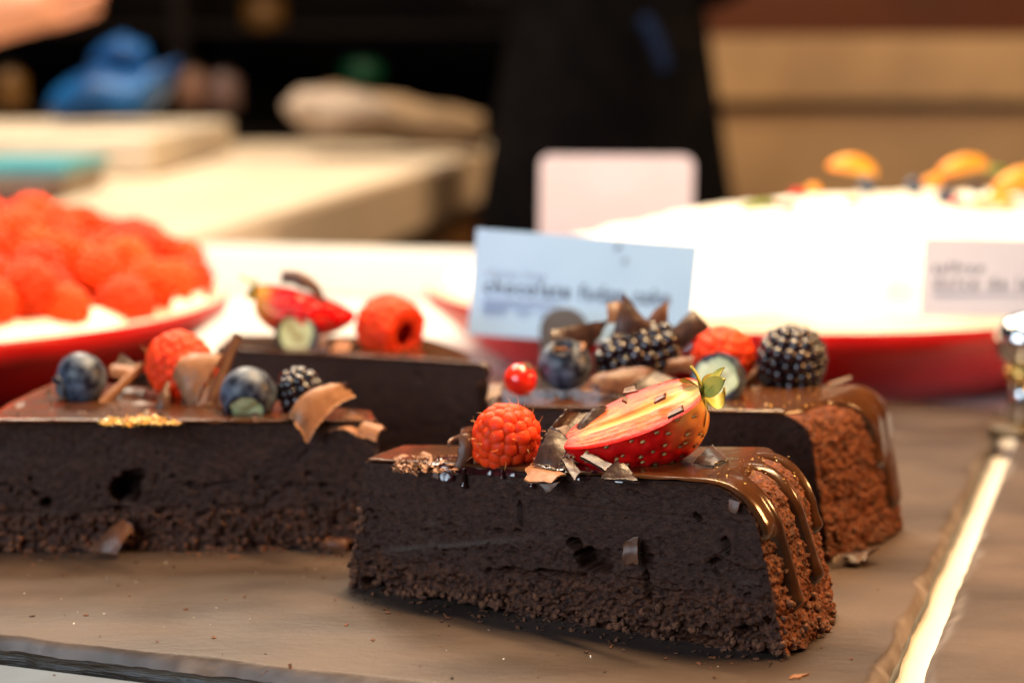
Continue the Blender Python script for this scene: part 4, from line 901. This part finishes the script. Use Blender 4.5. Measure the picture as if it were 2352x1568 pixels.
wedge('small apricot sliver low on the cream beside the kiwi arc', (1955, 476), 112.5, .6, .45, 'apricot', 'apricot_piece', 'apricot', .9, G_AP)
def arc(label, p0, p1, Y, sag, r, mat, name, cat, group=None):
    a = py(*p0, Y); b = py(*p1, Y); k = np.linspace(0, 1, 14)[:, None]; return tag(mk(name, *tube(a + (b - a) * k + np.array([0, -.4, sag]) * (4 * k * (1 - k)), r * np.sqrt(np.clip(4.4 * k[:, 0] * (1 - k[:, 0]) + .05, 0, 1)), 10, .8), M[mat]), label, cat, group)
arc('dark green kiwi sliver on the left of the cream', (1700, 482), (1790, 474), 110.5, .25, .28, 'kiwi', 'kiwi_slice', 'kiwi', 'kiwi slivers on the cream')
arc('red berry end beside the left kiwi sliver', (1785, 474), (1832, 476), 110.5, .05, .26, 'rasp_core', 'berry_piece', 'berry')
arc('olive kiwi arc in the middle of the cream', (1975, 482), (2070, 474), 111.5, -.35, .30, 'kiwi', 'kiwi_slice', 'kiwi', 'kiwi slivers on the cream')
arc('green kiwi sliver below the rightmost apricot', (2215, 470), (2330, 458), 112, .1, .3, 'kiwi', 'kiwi_slice', 'kiwi', 'kiwi slivers on the cream')
arc('red berry piece beside the dark blueberry on the cream', (2185, 462), (2212, 474), 112, .05, .33, 'rasp_core', 'berry_piece', 'berry')
for lab, x, y, Y in (('blueberry on the cream under the leftmost apricot', 1992, 428, 117), ('blueberry on the cream between the two apricots', 2100, 428, 117), ('dark blueberry on the cream left of the red berry piece', 2172, 452, 113)):
    c = py(x, y, Y); tag(mk('cream_blueberry', ICO[3][0] * .58 + c, ICO[3][1], M['blue']), lab, 'blueberry', 'blueberries on the cream')

for lab, x, y, Y, L_, W_, mt, nm_, ct in (('small orange piece behind the left kiwi sliver', 1868, 440, 118, .55, .4, 'apricot', 'apricot_piece', 'apricot'),
        ('orange piece beside the dark blueberry on the cream', 2140, 425, 119, .7, .5, 'apricot', 'apricot_piece', 'apricot'),
        ('green leaf-like kiwi piece behind the middle apricot', 2290, 398, 124, .9, .4, 'kiwi', 'kiwi_slice', 'kiwi'),
        ('dark red berry piece left of the leftmost apricot', 1830, 452, 114, .5, .4, 'rasp_core', 'berry_piece', 'berry'),
        ('dark berry piece under the middle apricot', 2240, 440, 115, .6, .45, 'black_core', 'berry_piece', 'berry'),
        ('orange piece low at the right end of the cream', 2300, 470, 111, .8, .45, 'apricot', 'apricot_piece', 'apricot')):
    wedge(lab, (x, y), Y, L_, W_, mt, nm_, ct, .2, 'fruit pieces on the cream')

# ---------------------------------------------------------------- cards and holders
def text_mesh(s, size, spacing, bold=0.015):
    cu = bpy.data.curves.new('t', 'FONT'); cu.body = s; cu.size = size; cu.space_character = spacing; cu.resolution_u = 3; cu.offset = size * bold
    ob = bpy.data.objects.new('t', cu); COL.objects.link(ob); dg = bpy.context.evaluated_depsgraph_get()
    me = bpy.data.meshes.new_from_object(ob.evaluated_get(dg)); V = np.array([v.co[:] for v in me.vertices]); F = [list(p.vertices) for p in me.polygons]
    bpy.data.objects.remove(ob); bpy.data.curves.remove(cu); bpy.data.meshes.remove(me); return V, F
def card(name, label, cat, tl, tr, bl, mat, lines, bars=(), thick=.05, rnd=.0, sag=0.0, marks=()):
    tl, tr, bl = [np.asarray(q, float) for q in (tl, tr, bl)]
    ex = tr - tl; w = np.linalg.norm(ex); ex = ex / w; ey = tl - bl; ey = ey - ex * ey.dot(ex); h = np.linalg.norm(ey); ey = ey / h; ez = np.cross(ex, ey); Rm = np.stack([ex, ey, ez], 1)
    root = thing(name, label, cat, bl + ex * w / 2)
    n, m = 24, 12; U, Vv = np.meshgrid(np.linspace(0, 1, n), np.linspace(0, 1, m), indexing='ij')
    P = np.stack([U * w, Vv * h, sag * np.sin(U * math.pi)], -1)
    if rnd:
        bm = bmesh.new(); bmesh.ops.create_cube(bm, size=1)
        for v in bm.verts: v.co = Vector((w / 2 + v.co.x * w, h / 2 + v.co.y * h, v.co.z * thick))
        es = [e for e in bm.edges if abs(e.verts[0].co.z - e.verts[1].co.z) > thick * .5]; bmesh.ops.bevel(bm, geom=es, offset=rnd, segments=8, affect='EDGES', profile=0.5); bm.verts.index_update()
        V = np.array([v.co[:] for v in bm.verts]); F = [[v.index for v in f.verts] for f in bm.faces]; bm.free(); sheet = mk('sheet', V @ Rm.T + bl, F, mat, root, sm=False)
    else:
        k = n * m; a = P.reshape(-1, 3); V = np.concatenate([a, a - [0, 0, thick]]); F = gridF(n, m).tolist() + gridF(n, m, off=k, flip=True).tolist()
        idx = np.arange(k).reshape(n, m); rim = np.concatenate([idx[:, 0], idx[-1, 1:], idx[::-1, -1][1:], idx[0, ::-1][1:-1]])
        for i in range(len(rim)): p, q = rim[i], rim[(i + 1) % len(rim)]; F.append([p, p + k, q + k, q])
        sheet = mk('sheet', V @ Rm.T + bl, F, mat, root, sm=False)
    for (s, x, y, width, size, im) in lines:     # fractions of the card; width in cm
        V, F = text_mesh(s, 1.0, 1.35, 0.035 if im is M['ink'] else 0.02); sc = width / V[:, 0].max(); V = V * [sc, size, 1]; V = V - [V[:, 0].min(), 0, 0]
        V[:, 2] = thick / 2 * (1 if rnd else 0) + .02 + sag * np.sin((x * w + V[:, 0]) / w * math.pi)
        mk('lettering', (V + [x * w, y * h, 0]) @ Rm.T + bl, F, im, sheet, sm=False)
    for (x, y, bw, bh, im) in bars:
        V, F = box((x * w, y * h, .012 + (thick / 2 if rnd else 0)), (x * w + bw, y * h + bh, .03 + sag + (thick / 2 if rnd else 0))); mk('printed_rule', V @ Rm.T + bl, F, im, sheet, sm=False)
    for (x, y, s) in marks:
        V, F = box((-s, -s * .4, 0), (s, s * .4, .03), np.array(Matrix.Rotation(.6, 3, 'Z')), (x * w, y * h, .012 + sag)); mk('printed_mark', V @ Rm.T + bl, F, M['ink_grey'], sheet, sm=False)
    return root
card('price_card', 'card with blue daylight painted in, reading chocolate fudge cake behind the slices', 'card', py(1070, 523, 87.5), py(1582, 561, 90.0), py(1074, 768, 87.5), M['paper'],
     [('gluten free', .055, .555, 2.95, .66, M['ink_pale']), ('chocolate fudge cake', .055, .405, 9.4, 1.02, M['ink'])],
     bars=[(.06, .325, 3.7, .20, M['ink_pale']), (.06, .255, 1.15, .13, M['ink_pale']), (.205, .25, .75, .12, M['ink_pale']), (.305, .245, .6, .12, M['ink_pale'])], sag=.12, marks=[(.63, .93, .16), (.665, .80, .14)])
card('price_card', 'lilac card reading saffron, cut off by the right edge of the photo', 'card', py(2113, 545, 92.5), py(2560, 553, 94.0), py(2113, 725, 92.5), M['paper2'],
     [('saffron', .05, .56, 2.7, .75, M['ink_grey']), ('dulce de leche', .06, .355, 6.8, .9, M['ink_grey'])], bars=[(.06, .285, 5.4, .05, M['ink_grey'])], sag=.05)
card('price_card', 'pink rounded card standing behind the white cream', 'card', py(1238, 356, 141), py(1589, 358, 142), py(1238, 620, 141), M['paper3'],
     [], bars=[(.15, .70, 2.4, .35, M['ink_pink']), (.15, .57, 3.0, .4, M['ink_pink']), (.46, .58, 1.9, .4, M['ink_pink'])], thick=.5, rnd=.8)

def holder(label, top, R, zb, base_r):
    """ball-headed card stand: base, stem, collar, ball"""
    top = np.asarray(top, float); root = thing('card_holder', label, 'card holder', (top[0], top[1], zb), 'card holders')
    V, F = ICO[4]; mk('ball', V * R + top, F, M['steel'], root)
    V, F = revolve([(0, 0), (R * .5, 0), (R * .62, .15), (R * .62, .5), (R * .4, .7), (0, .7)], 32); mk('collar', V + top - [0, 0, R + .55], F, M['brass'], root)
    h = top[2] - R - .5 - zb
    V, F = revolve([(0, .5), (R * .45, .5), (R * .55, h * .35), (R * .42, h * .7), (R * .35, h), (0, h)], 32); mk('stem', V + [top[0], top[1], zb], F, M['steel'], root)
    V, F = revolve([(0, 0), (base_r, 0), (base_r, .35), (base_r * .9, .5), (0, .55)], 40); mk('base', V + [top[0], top[1], zb], F, M['olive'], root)
    return root
holder('chrome ball card holder at the right edge by the gap', py(2352, 782, 88.0), 1.38, 0.02, 1.5)
t = thing('card_clip', 'dark grey rounded card clip in front of the chocolate fudge cake card', 'card clip', (*py(1295, 800, 86.0)[:2], 0), 'card holders')
p = py(1295, 772, 86.0)
V, F = box((-1.12, -.25, 0.0), (1.12, .25, p[2] + 1.05), None, (p[0], p[1], 0.05)); 
bm = bmesh.new(); bmesh.ops.create_cube(bm, size=1); hh = p[2] + 1.05
for v in bm.verts: v.co = Vector((v.co.x * 2.3, v.co.y * .5, (v.co.z + .5) * hh))
es = [e for e in bm.edges if abs(e.verts[0].co.y - e.verts[1].co.y) > .3 and e.verts[0].co.z > 1]; bmesh.ops.bevel(bm, geom=es, offset=1.05, segments=14, affect='EDGES', profile=0.5)
bmesh.ops.bevel(bm, geom=[e for e in bm.edges if e.calc_face_angle(0) > 1.2], offset=.06, segments=2, affect='EDGES'); bm.verts.index_update()
mk('tongue', np.array([v.co[:] for v in bm.verts]) + [p[0], p[1], .3], [[v.index for v in f.verts] for f in bm.faces], M['greyplastic'], t, sm=False); bm.free()
V, F = revolve([(0, 0), (1.6, 0), (1.6, .3), (1.4, .45), (0, .5)], 40); mk('base', V + [p[0], p[1], .02], F, M['greyplastic'], t)

# ---------------------------------------------------------------- background: bench, things on it, staff, cabinet
a0 = pz(430, 545, 3.8); a1 = pz(1100, 350, 3.8); d_ = unit(np.array([*(a1 - a0)[:2], 0])); nL = np.array([-d_[1], d_[0], 0])
b0 = a0 - d_ * 1.0; Ln = np.linalg.norm(a1 - a0) + 34
RB = np.stack([d_, nL, e3], 1)
bench = thing('work_bench', 'beige work bench receding behind the counter on the left', 'bench', (*(b0 + d_ * 60 + nL * 40)[:2], -110))
V, F = box((0, 0, -8.0), (Ln, 190, 0), RB, (b0[0], b0[1], 3.8), bev=.6); mk('bench_top', V, F, M['bench'], bench, sm=False)
V, F = box((.3, -.35, -7.8), (Ln - .3, -.05, -.7), RB, (b0[0], b0[1], 3.8)); mk('edge_strip', V, F, M['fascia'], bench, sm=False)
V, F = box((3, 4, -113), (Ln - 3, 186, -8.1), RB, (b0[0], b0[1], 3.8)); mk('cabinet_body', V, F, M['wood'], bench, sm=False)

def rough_box(name, label, cat, lo, hi, mat, seed=0, amp=0.3, parts=()):
    V, F = box(lo, hi, bev=min(1.0, .2 * min(np.array(hi) - lo))); V = V + amp * np.stack([fbm(V * .15 + k * 9 + seed, 2, seed) for k in range(3)], -1)
    return tag(mk(name, V, F, M[mat], sm=False), label, cat)
c = py(150, 300, 262)
rough_box('cardboard_box', 'low beige box on the left of the bench under the blue bag', 'box', (-95, 232, 3.9), (py(345, 300, 232)[0], 300, 9.0), 'beige', 3, .2)
def blob(name, label, cat, c, rad, mat, seed, amp=.25, fr=1.0):
    V, F = ICO[4]; n = fbm(V * 1.4 * fr + seed, 3, seed); V = V * (1 + amp * n[:, None]) * np.array(rad); V[:, 2] = np.maximum(V[:, 2], -rad[2] * .75)
    return tag(mk(name, V + c, F, M[mat]), label, cat)
c1 = py(270, 220, 265)
t = thing('blue_bag', 'crumpled bright blue bag lying on the beige box', 'bag', (c1[0], c1[1], 9.0))
def crumple(pts_top, pts_bot, Y0, Y1, seed):
    k = np.linspace(0, 1, 30); T_ = np.array([py(x, y, (Y0 + Y1) / 2) for x, y in pts_top]); B_ = np.array([py(x, y, (Y0 + Y1) / 2) for x, y in pts_bot])
    f = lambda A_: np.stack([np.interp(k, np.linspace(0, 1, len(A_)), A_[:, c_]) for c_ in range(3)], 1)
    T_, B_ = f(T_), f(B_); a_ = np.linspace(0, 2 * math.pi, 28, endpoint=False)
    P = (T_ + B_)[:, None] / 2 + (T_ - B_)[:, None] / 2 * np.sin(a_)[None, :, None] * 1.0; P[..., 1] += (Y1 - Y0) / 2 * np.cos(a_)[None] * np.sqrt(np.clip(4 * k * (1 - k) + .05, 0, 1))[:, None]
    P = P + .9 * np.stack([fbm(P * .22 + 7 * q, 3, seed + q) for q in range(3)], -1)
    return P.reshape(-1, 3), gridF(30, 28, True)
mk('bag_body', *crumple([(118, 250), (150, 190), (240, 150), (330, 160), (412, 130)], [(118, 272), (160, 284), (260, 272), (330, 280), (400, 190)], 256, 272, 3), M['blueplastic'], t)
mk('bag_knot', *crumple([(215, 130), (250, 95), (290, 78), (335, 100), (355, 150)], [(215, 160), (250, 165), (290, 165), (335, 170), (355, 165)], 262, 270, 5), M['blueplastic'], t)
tag(mk('paper_bundle', *crumple([(690, 215), (760, 196), (860, 212), (980, 235), (1112, 262)], [(690, 300), (760, 322), (860, 330), (980, 335), (1112, 345)], 284, 300, 5), M['kraft']), 'crumpled brown paper bundle lying on the bench near the staff member', 'paper')
tag(mk('white_cloth', *crumple([(650, 235), (690, 205), (740, 196), (830, 215), (900, 240)], [(655, 255), (690, 285), (740, 312), (830, 300), (900, 270)], 276, 286, 9), M['whitecloth']), 'white cloth bunched at the left of the brown paper bundle', 'cloth')
c = pz(70, 425, 3.9)
t = thing('notebook', 'teal covered notebook at the left edge of the bench', 'notebook', (c[0], c[1], 3.9))
cx1 = py(200, 420, 205)[0]
V, F = box((-60, 196, 3.95), (cx1 - .6, 216, 6.3)); mk('pages', V, F, M['whitecloth'], t, sm=False)
V, F = box((-60.5, 195.5, 6.32), (cx1, 216.5, 7.6), bev=.2); mk('cover', V, F, M['teal'], t, sm=False)
V, F = box((-3.2, -4, 0), (3.2, 4, 1.9), None, (cx1 - 3, 190, 3.95), bev=.5); tag(mk('leather_pouch', V, F, M['brown'], sm=False), 'brown pouch in front of the teal notebook', 'pouch')
# dark shelf with dim jars
t = thing('dark_shelf', 'dark shelf rack in the shadows behind the bench', 'shelf', (-60, 400, -110))
for z in (4.0, 26.0, 52):
    V, F = box((-150, 380, z - 1.5), (8, 420, z)); mk('shelf_board', V, F, M['dark'], t, sm=False)
for x in (-148, -70, 6):
    V, F = box((x, 380.2, -110), (x + 3, 419.8, 70)); mk('upright', V, F, M['dark'], t, sm=False)
def jar(label, pix, Y, r, h, mat, cat='jar'):
    c = py(*pix, Y); V, F = revolve([(0, -h / 2), (r * .9, -h / 2), (r, -h / 2 + .3), (r, h * .3), (r * .6, h * .42), (r * .6, h / 2), (0, h / 2)], 24); o = thing(cat, label, cat, c - [0, 0, h / 2], 'dim jars in the shadows')
    gb = mk('glass_body', V + c, F, M[mat], o); V, F = revolve([(0, 0), (r * .66, 0), (r * .66, h * .1), (0, h * .1)], 24); mk('lid', V + c + [0, 0, h / 2 + .01], F, M['dark'], gb)
jar('dim green bottle made up for a green light above the paper bundle', (832, 165), 384, 4.2, 4.6, 'green', 'bottle')  # bottle put in place of a small green light
jar('small pinkish jar in the dark right of the blue bag', (512, 208), 330, 3.0, 6.5, 'pinkpl')
jar('amber jar at the top of the dark shelf', (606, 30), 384, 4.4, 7, 'amber')
jar('dim yellow jar at the left edge behind the blue bag', (22, 205), 300, 2.6, 6.5, 'amber')
jar('brown jar in the dark beside the pinkish jar', (440, 200), 330, 2.6, 6.5, 'brown')

# tan cabinet on the right
cab = thing('tan_cabinet', 'tan panelled cabinet filling the upper right background', 'cabinet', (85, 345, -110))
def cbox(name, z0, z1, y, mat):
    V, F = box((24, y, z0), (190, 372, z1)); mk(name, V + [0, 0, 0], F, M[mat], cab, sm=False)
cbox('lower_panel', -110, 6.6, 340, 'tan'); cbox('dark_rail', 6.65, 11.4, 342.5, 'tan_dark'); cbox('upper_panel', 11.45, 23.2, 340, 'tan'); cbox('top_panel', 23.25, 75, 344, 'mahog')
for ob_ in cab.children: pass

def skin_body(name, verts, edges, radii, mat, parent, sub=2):
    me = bpy.data.meshes.new(name); me.from_pydata([tuple((np.array(v, float) - ORG[parent]) * S) for v in verts], edges, []); me.materials.append(mat)
    o = bpy.data.objects.new(name, me); COL.objects.link(o); o.parent = parent; ORG[o] = ORG[parent]
    sk = o.modifiers.new('skin', 'SKIN'); sk.use_smooth_shade = True
    lay = me.skin_vertices[0].data if me.skin_vertices else None
    if lay is None: raise RuntimeError('no skin layer')
    for i, r_ in enumerate(radii): lay[i].radius = (r_[0] * S, r_[1] * S) if isinstance(r_, tuple) else (r_ * S, r_ * S)
    lay[0].use_root = True
    sb = o.modifiers.new('sub', 'SUBSURF'); sb.levels = sub; sb.render_levels = sub
    return o
def add_skin(me):
    pass
def person(label, X, Y, face, armR, armL, cat='person', zf=-110, apron=True, scale=1.0, bare=False):
    root = thing('person', label, cat, (X, Y, zf))
    def w(x, y, z): return (X + x * face[0] - y * face[1], Y + x * face[1] + y * face[0], zf + z * scale)
    # local x = to the figure's side, y = to its front
    vs_ = [w(0, 0, 96), w(0, 0, 112), w(0, .5, 128), w(0, 0, 142), w(0, -.5, 150), w(9, 0, 88), w(10, 1.5, 50), w(10, -1, 10), w(10, 9, 4), w(-9, 0, 88), w(-10, 1.5, 50), w(-10, -1, 10), w(-10, 9, 4), w(17, 0, 141), w(-17, 0, 141)]
    rd = [(15.5, 11), (13.5, 10), (15.5, 11), (12, 8), (6, 6), (9.5, 9.5), (6.5, 6.5), (4.5, 4.5), (4, 3), (9.5, 9.5), (6.5, 6.5), (4.5, 4.5), (4, 3), 6.2, 6.2]
    ed = [(0, 1), (1, 2), (2, 3), (3, 4), (0, 5), (5, 6), (6, 7), (7, 8), (0, 9), (9, 10), (10, 11), (11, 12), (3, 13), (3, 14)]
    for side, arm in ((13, armR), (14, armL)):
        i = len(vs_); vs_ += [w(*arm[0]), w(*((np.array(arm[0]) + .25 * (np.array(arm[1]) - arm[0])) if bare else arm[1]))]; rd += [4.8, 4.2 if bare else 3.6]; ed += [(side, i), (i, i + 1)]
    bm_ = bmesh.new(); 
    me = bpy.data.meshes.new('body'); vv = [tuple((np.array(v, float) - ORG[root]) * S) for v in vs_]
    lay = bm_.verts.layers.skin.verify(); bv = [bm_.verts.new(v) for v in vv]
    for a_, b_ in ed: bm_.edges.new((bv[a_], bv[b_]))
    for v, r_ in zip(bv, rd): v[lay].radius = (r_[0] * S, r_[1] * S) if isinstance(r_, tuple) else (r_ * S, r_ * S)
    bv[0][lay].use_root = True; bm_.to_mesh(me); bm_.free(); me.materials.append(M['cloth'])
    o = bpy.data.objects.new('body', me); COL.objects.link(o); o.parent = root; ORG[o] = ORG[root]
    m1 = o.modifiers.new('skin', 'SKIN'); m1.use_smooth_shade = True; m2 = o.modifiers.new('sub', 'SUBSURF'); m2.levels = m2.render_levels = 2
    # head
    V, F = ICO[4]; hc = np.array(w(0, 2, 163)); H = V * np.array([7.4, 9.0, 11.2]) 
    fy = np.array([-face[1], face[0], 0]); fr_ = V @ fy
    H = H + fy * (1.3 * np.exp(-((V @ np.array([face[0], face[1], 0])) / .16) ** 2 - ((V[:, 2] + .08) / .16) ** 2) * (fr_ > 0))[:, None]
    H[:, :2] *= (1 - .25 * smooth(-.2, -1, V[:, 2]))[:, None]
    mk('head', H + hc, F, M['skin'], root)
    Hh = V * np.array([8.0, 9.7, 11.8]); keep = [f for f in F if np.mean([(V[i] @ fy) * .9 - V[i][2] * .8 for i in f]) < .05]
    mk('hair', Hh + hc + [0, 0, .6], keep, M['hairdark'], root)
    for side, arm in ((1, armR), (-1, armL)):
        wr = np.array(w(*arm[1])); el = np.array(w(*arm[0])); dr = unit(wr - el); Fm = frame(dr, (0, 0, 1))
        bmh = bmesh.new(); lay = bmh.verts.layers.skin.verify(); L0 = ORG[root]
        def vert(p, r_): v = bmh.verts.new(tuple((np.asarray(p) - L0) * S)); v[lay].radius = (r_ * S, r_ * S); return v
        a0_ = vert(el + (wr - el) * (.12 if bare else .9), 4.3 if bare else 2.8); a_ = vert(wr - dr * 1.0, 2.9); bmh.edges.new((a0_, a_)); b_ = vert(wr + dr * 4.0, 3.4); c_ = vert(wr + dr * 8.5, 3.2); bmh.edges.new((a_, b_)); bmh.edges.new((b_, c_)); a0_[lay].use_root = True
        for k, (off, ln) in enumerate(((-2.7, 6.2), (-.95, 7.4), (.9, 7.0), (2.6, 5.4))):
            k1 = wr + dr * 8.8 + Fm[:, 0] * off; p1 = vert(k1, .95); p2 = vert(k1 + dr * ln * .5 - Fm[:, 1] * .4 * side, .88); p3 = vert(k1 + dr * ln * .95 - Fm[:, 1] * 1.8 * side, .78)
            bmh.edges.new((c_, p1)); bmh.edges.new((p1, p2)); bmh.edges.new((p2, p3))
        p1 = vert(wr + dr * 4.5 + Fm[:, 0] * 3.6, 1.1); p2 = vert(wr + dr * 8.0 + Fm[:, 0] * 5.4, .95); bmh.edges.new((b_, p1)); bmh.edges.new((p1, p2))
        me = bpy.data.meshes.new('hand'); bmh.to_mesh(me); bmh.free(); me.materials.append(M['skin'])
        o = bpy.data.objects.new('hand', me); COL.objects.link(o); o.parent = root; ORG[o] = ORG[root]
        m1 = o.modifiers.new('skin', 'SKIN'); m1.use_smooth_shade = True; m2 = o.modifiers.new('sub', 'SUBSURF'); m2.levels = m2.render_levels = 1
    if apron:
        U, Z_ = np.meshgrid(np.linspace(-1, 1, 60), np.linspace(0, 1, 40), indexing='ij')
        hw = np.interp(Z_, [0, .5, .72, 1], [24, 20.6, 17.2, 13]); yy = 12.6 + 1.2 * np.interp(Z_, [0, .5, 1], [2, .6, 1.5]) - 9.5 * np.abs(U) ** 2.4 + .7 * np.sin(U * 9) * (1 - Z_)
        P = np.stack([U * hw, yy, 48 + Z_ * 90], -1).reshape(-1, 3); Pw = np.array([w(*q) for q in P]); k = len(Pw)
        Pb = np.array([w(q[0], q[1] - .5, q[2]) for q in P])
        mk('apron', np.concatenate([Pw, Pb]), np.concatenate([gridF(60, 40), gridF(60, 40, off=k, flip=True)]), M['apron'], root)
        a_, b_ = py(1478, 40, Y - 14.6), py(1528, 165, Y - 15.0); k = np.linspace(0, 1, 10)[:, None]
        mk('apron_tie', *tube(a_ + (b_ - a_) * k + np.array([.5, 0, 0]) * np.sin(k * 3), 1.0, 8, .4), M['navy'], root)
    return root
# facing the camera: figure's front points to -Y, its side axis to +X flipped
person('person in a black apron standing behind the display, cropped at chest and hips', 13.4, 262, (-1, 0), ((24, 4, 152), (8, 18, 165)), ((-24, 4, 152), (-8, 18, 165)), scale=1.0)
person('person at the far left reaching a bare hand into the frame', -106, 256, (0, -1), ((14, 11, 125), (8, 36, 133.5)), ((-20, 10, 116), (-12, 26, 108)), apron=False, bare=True)
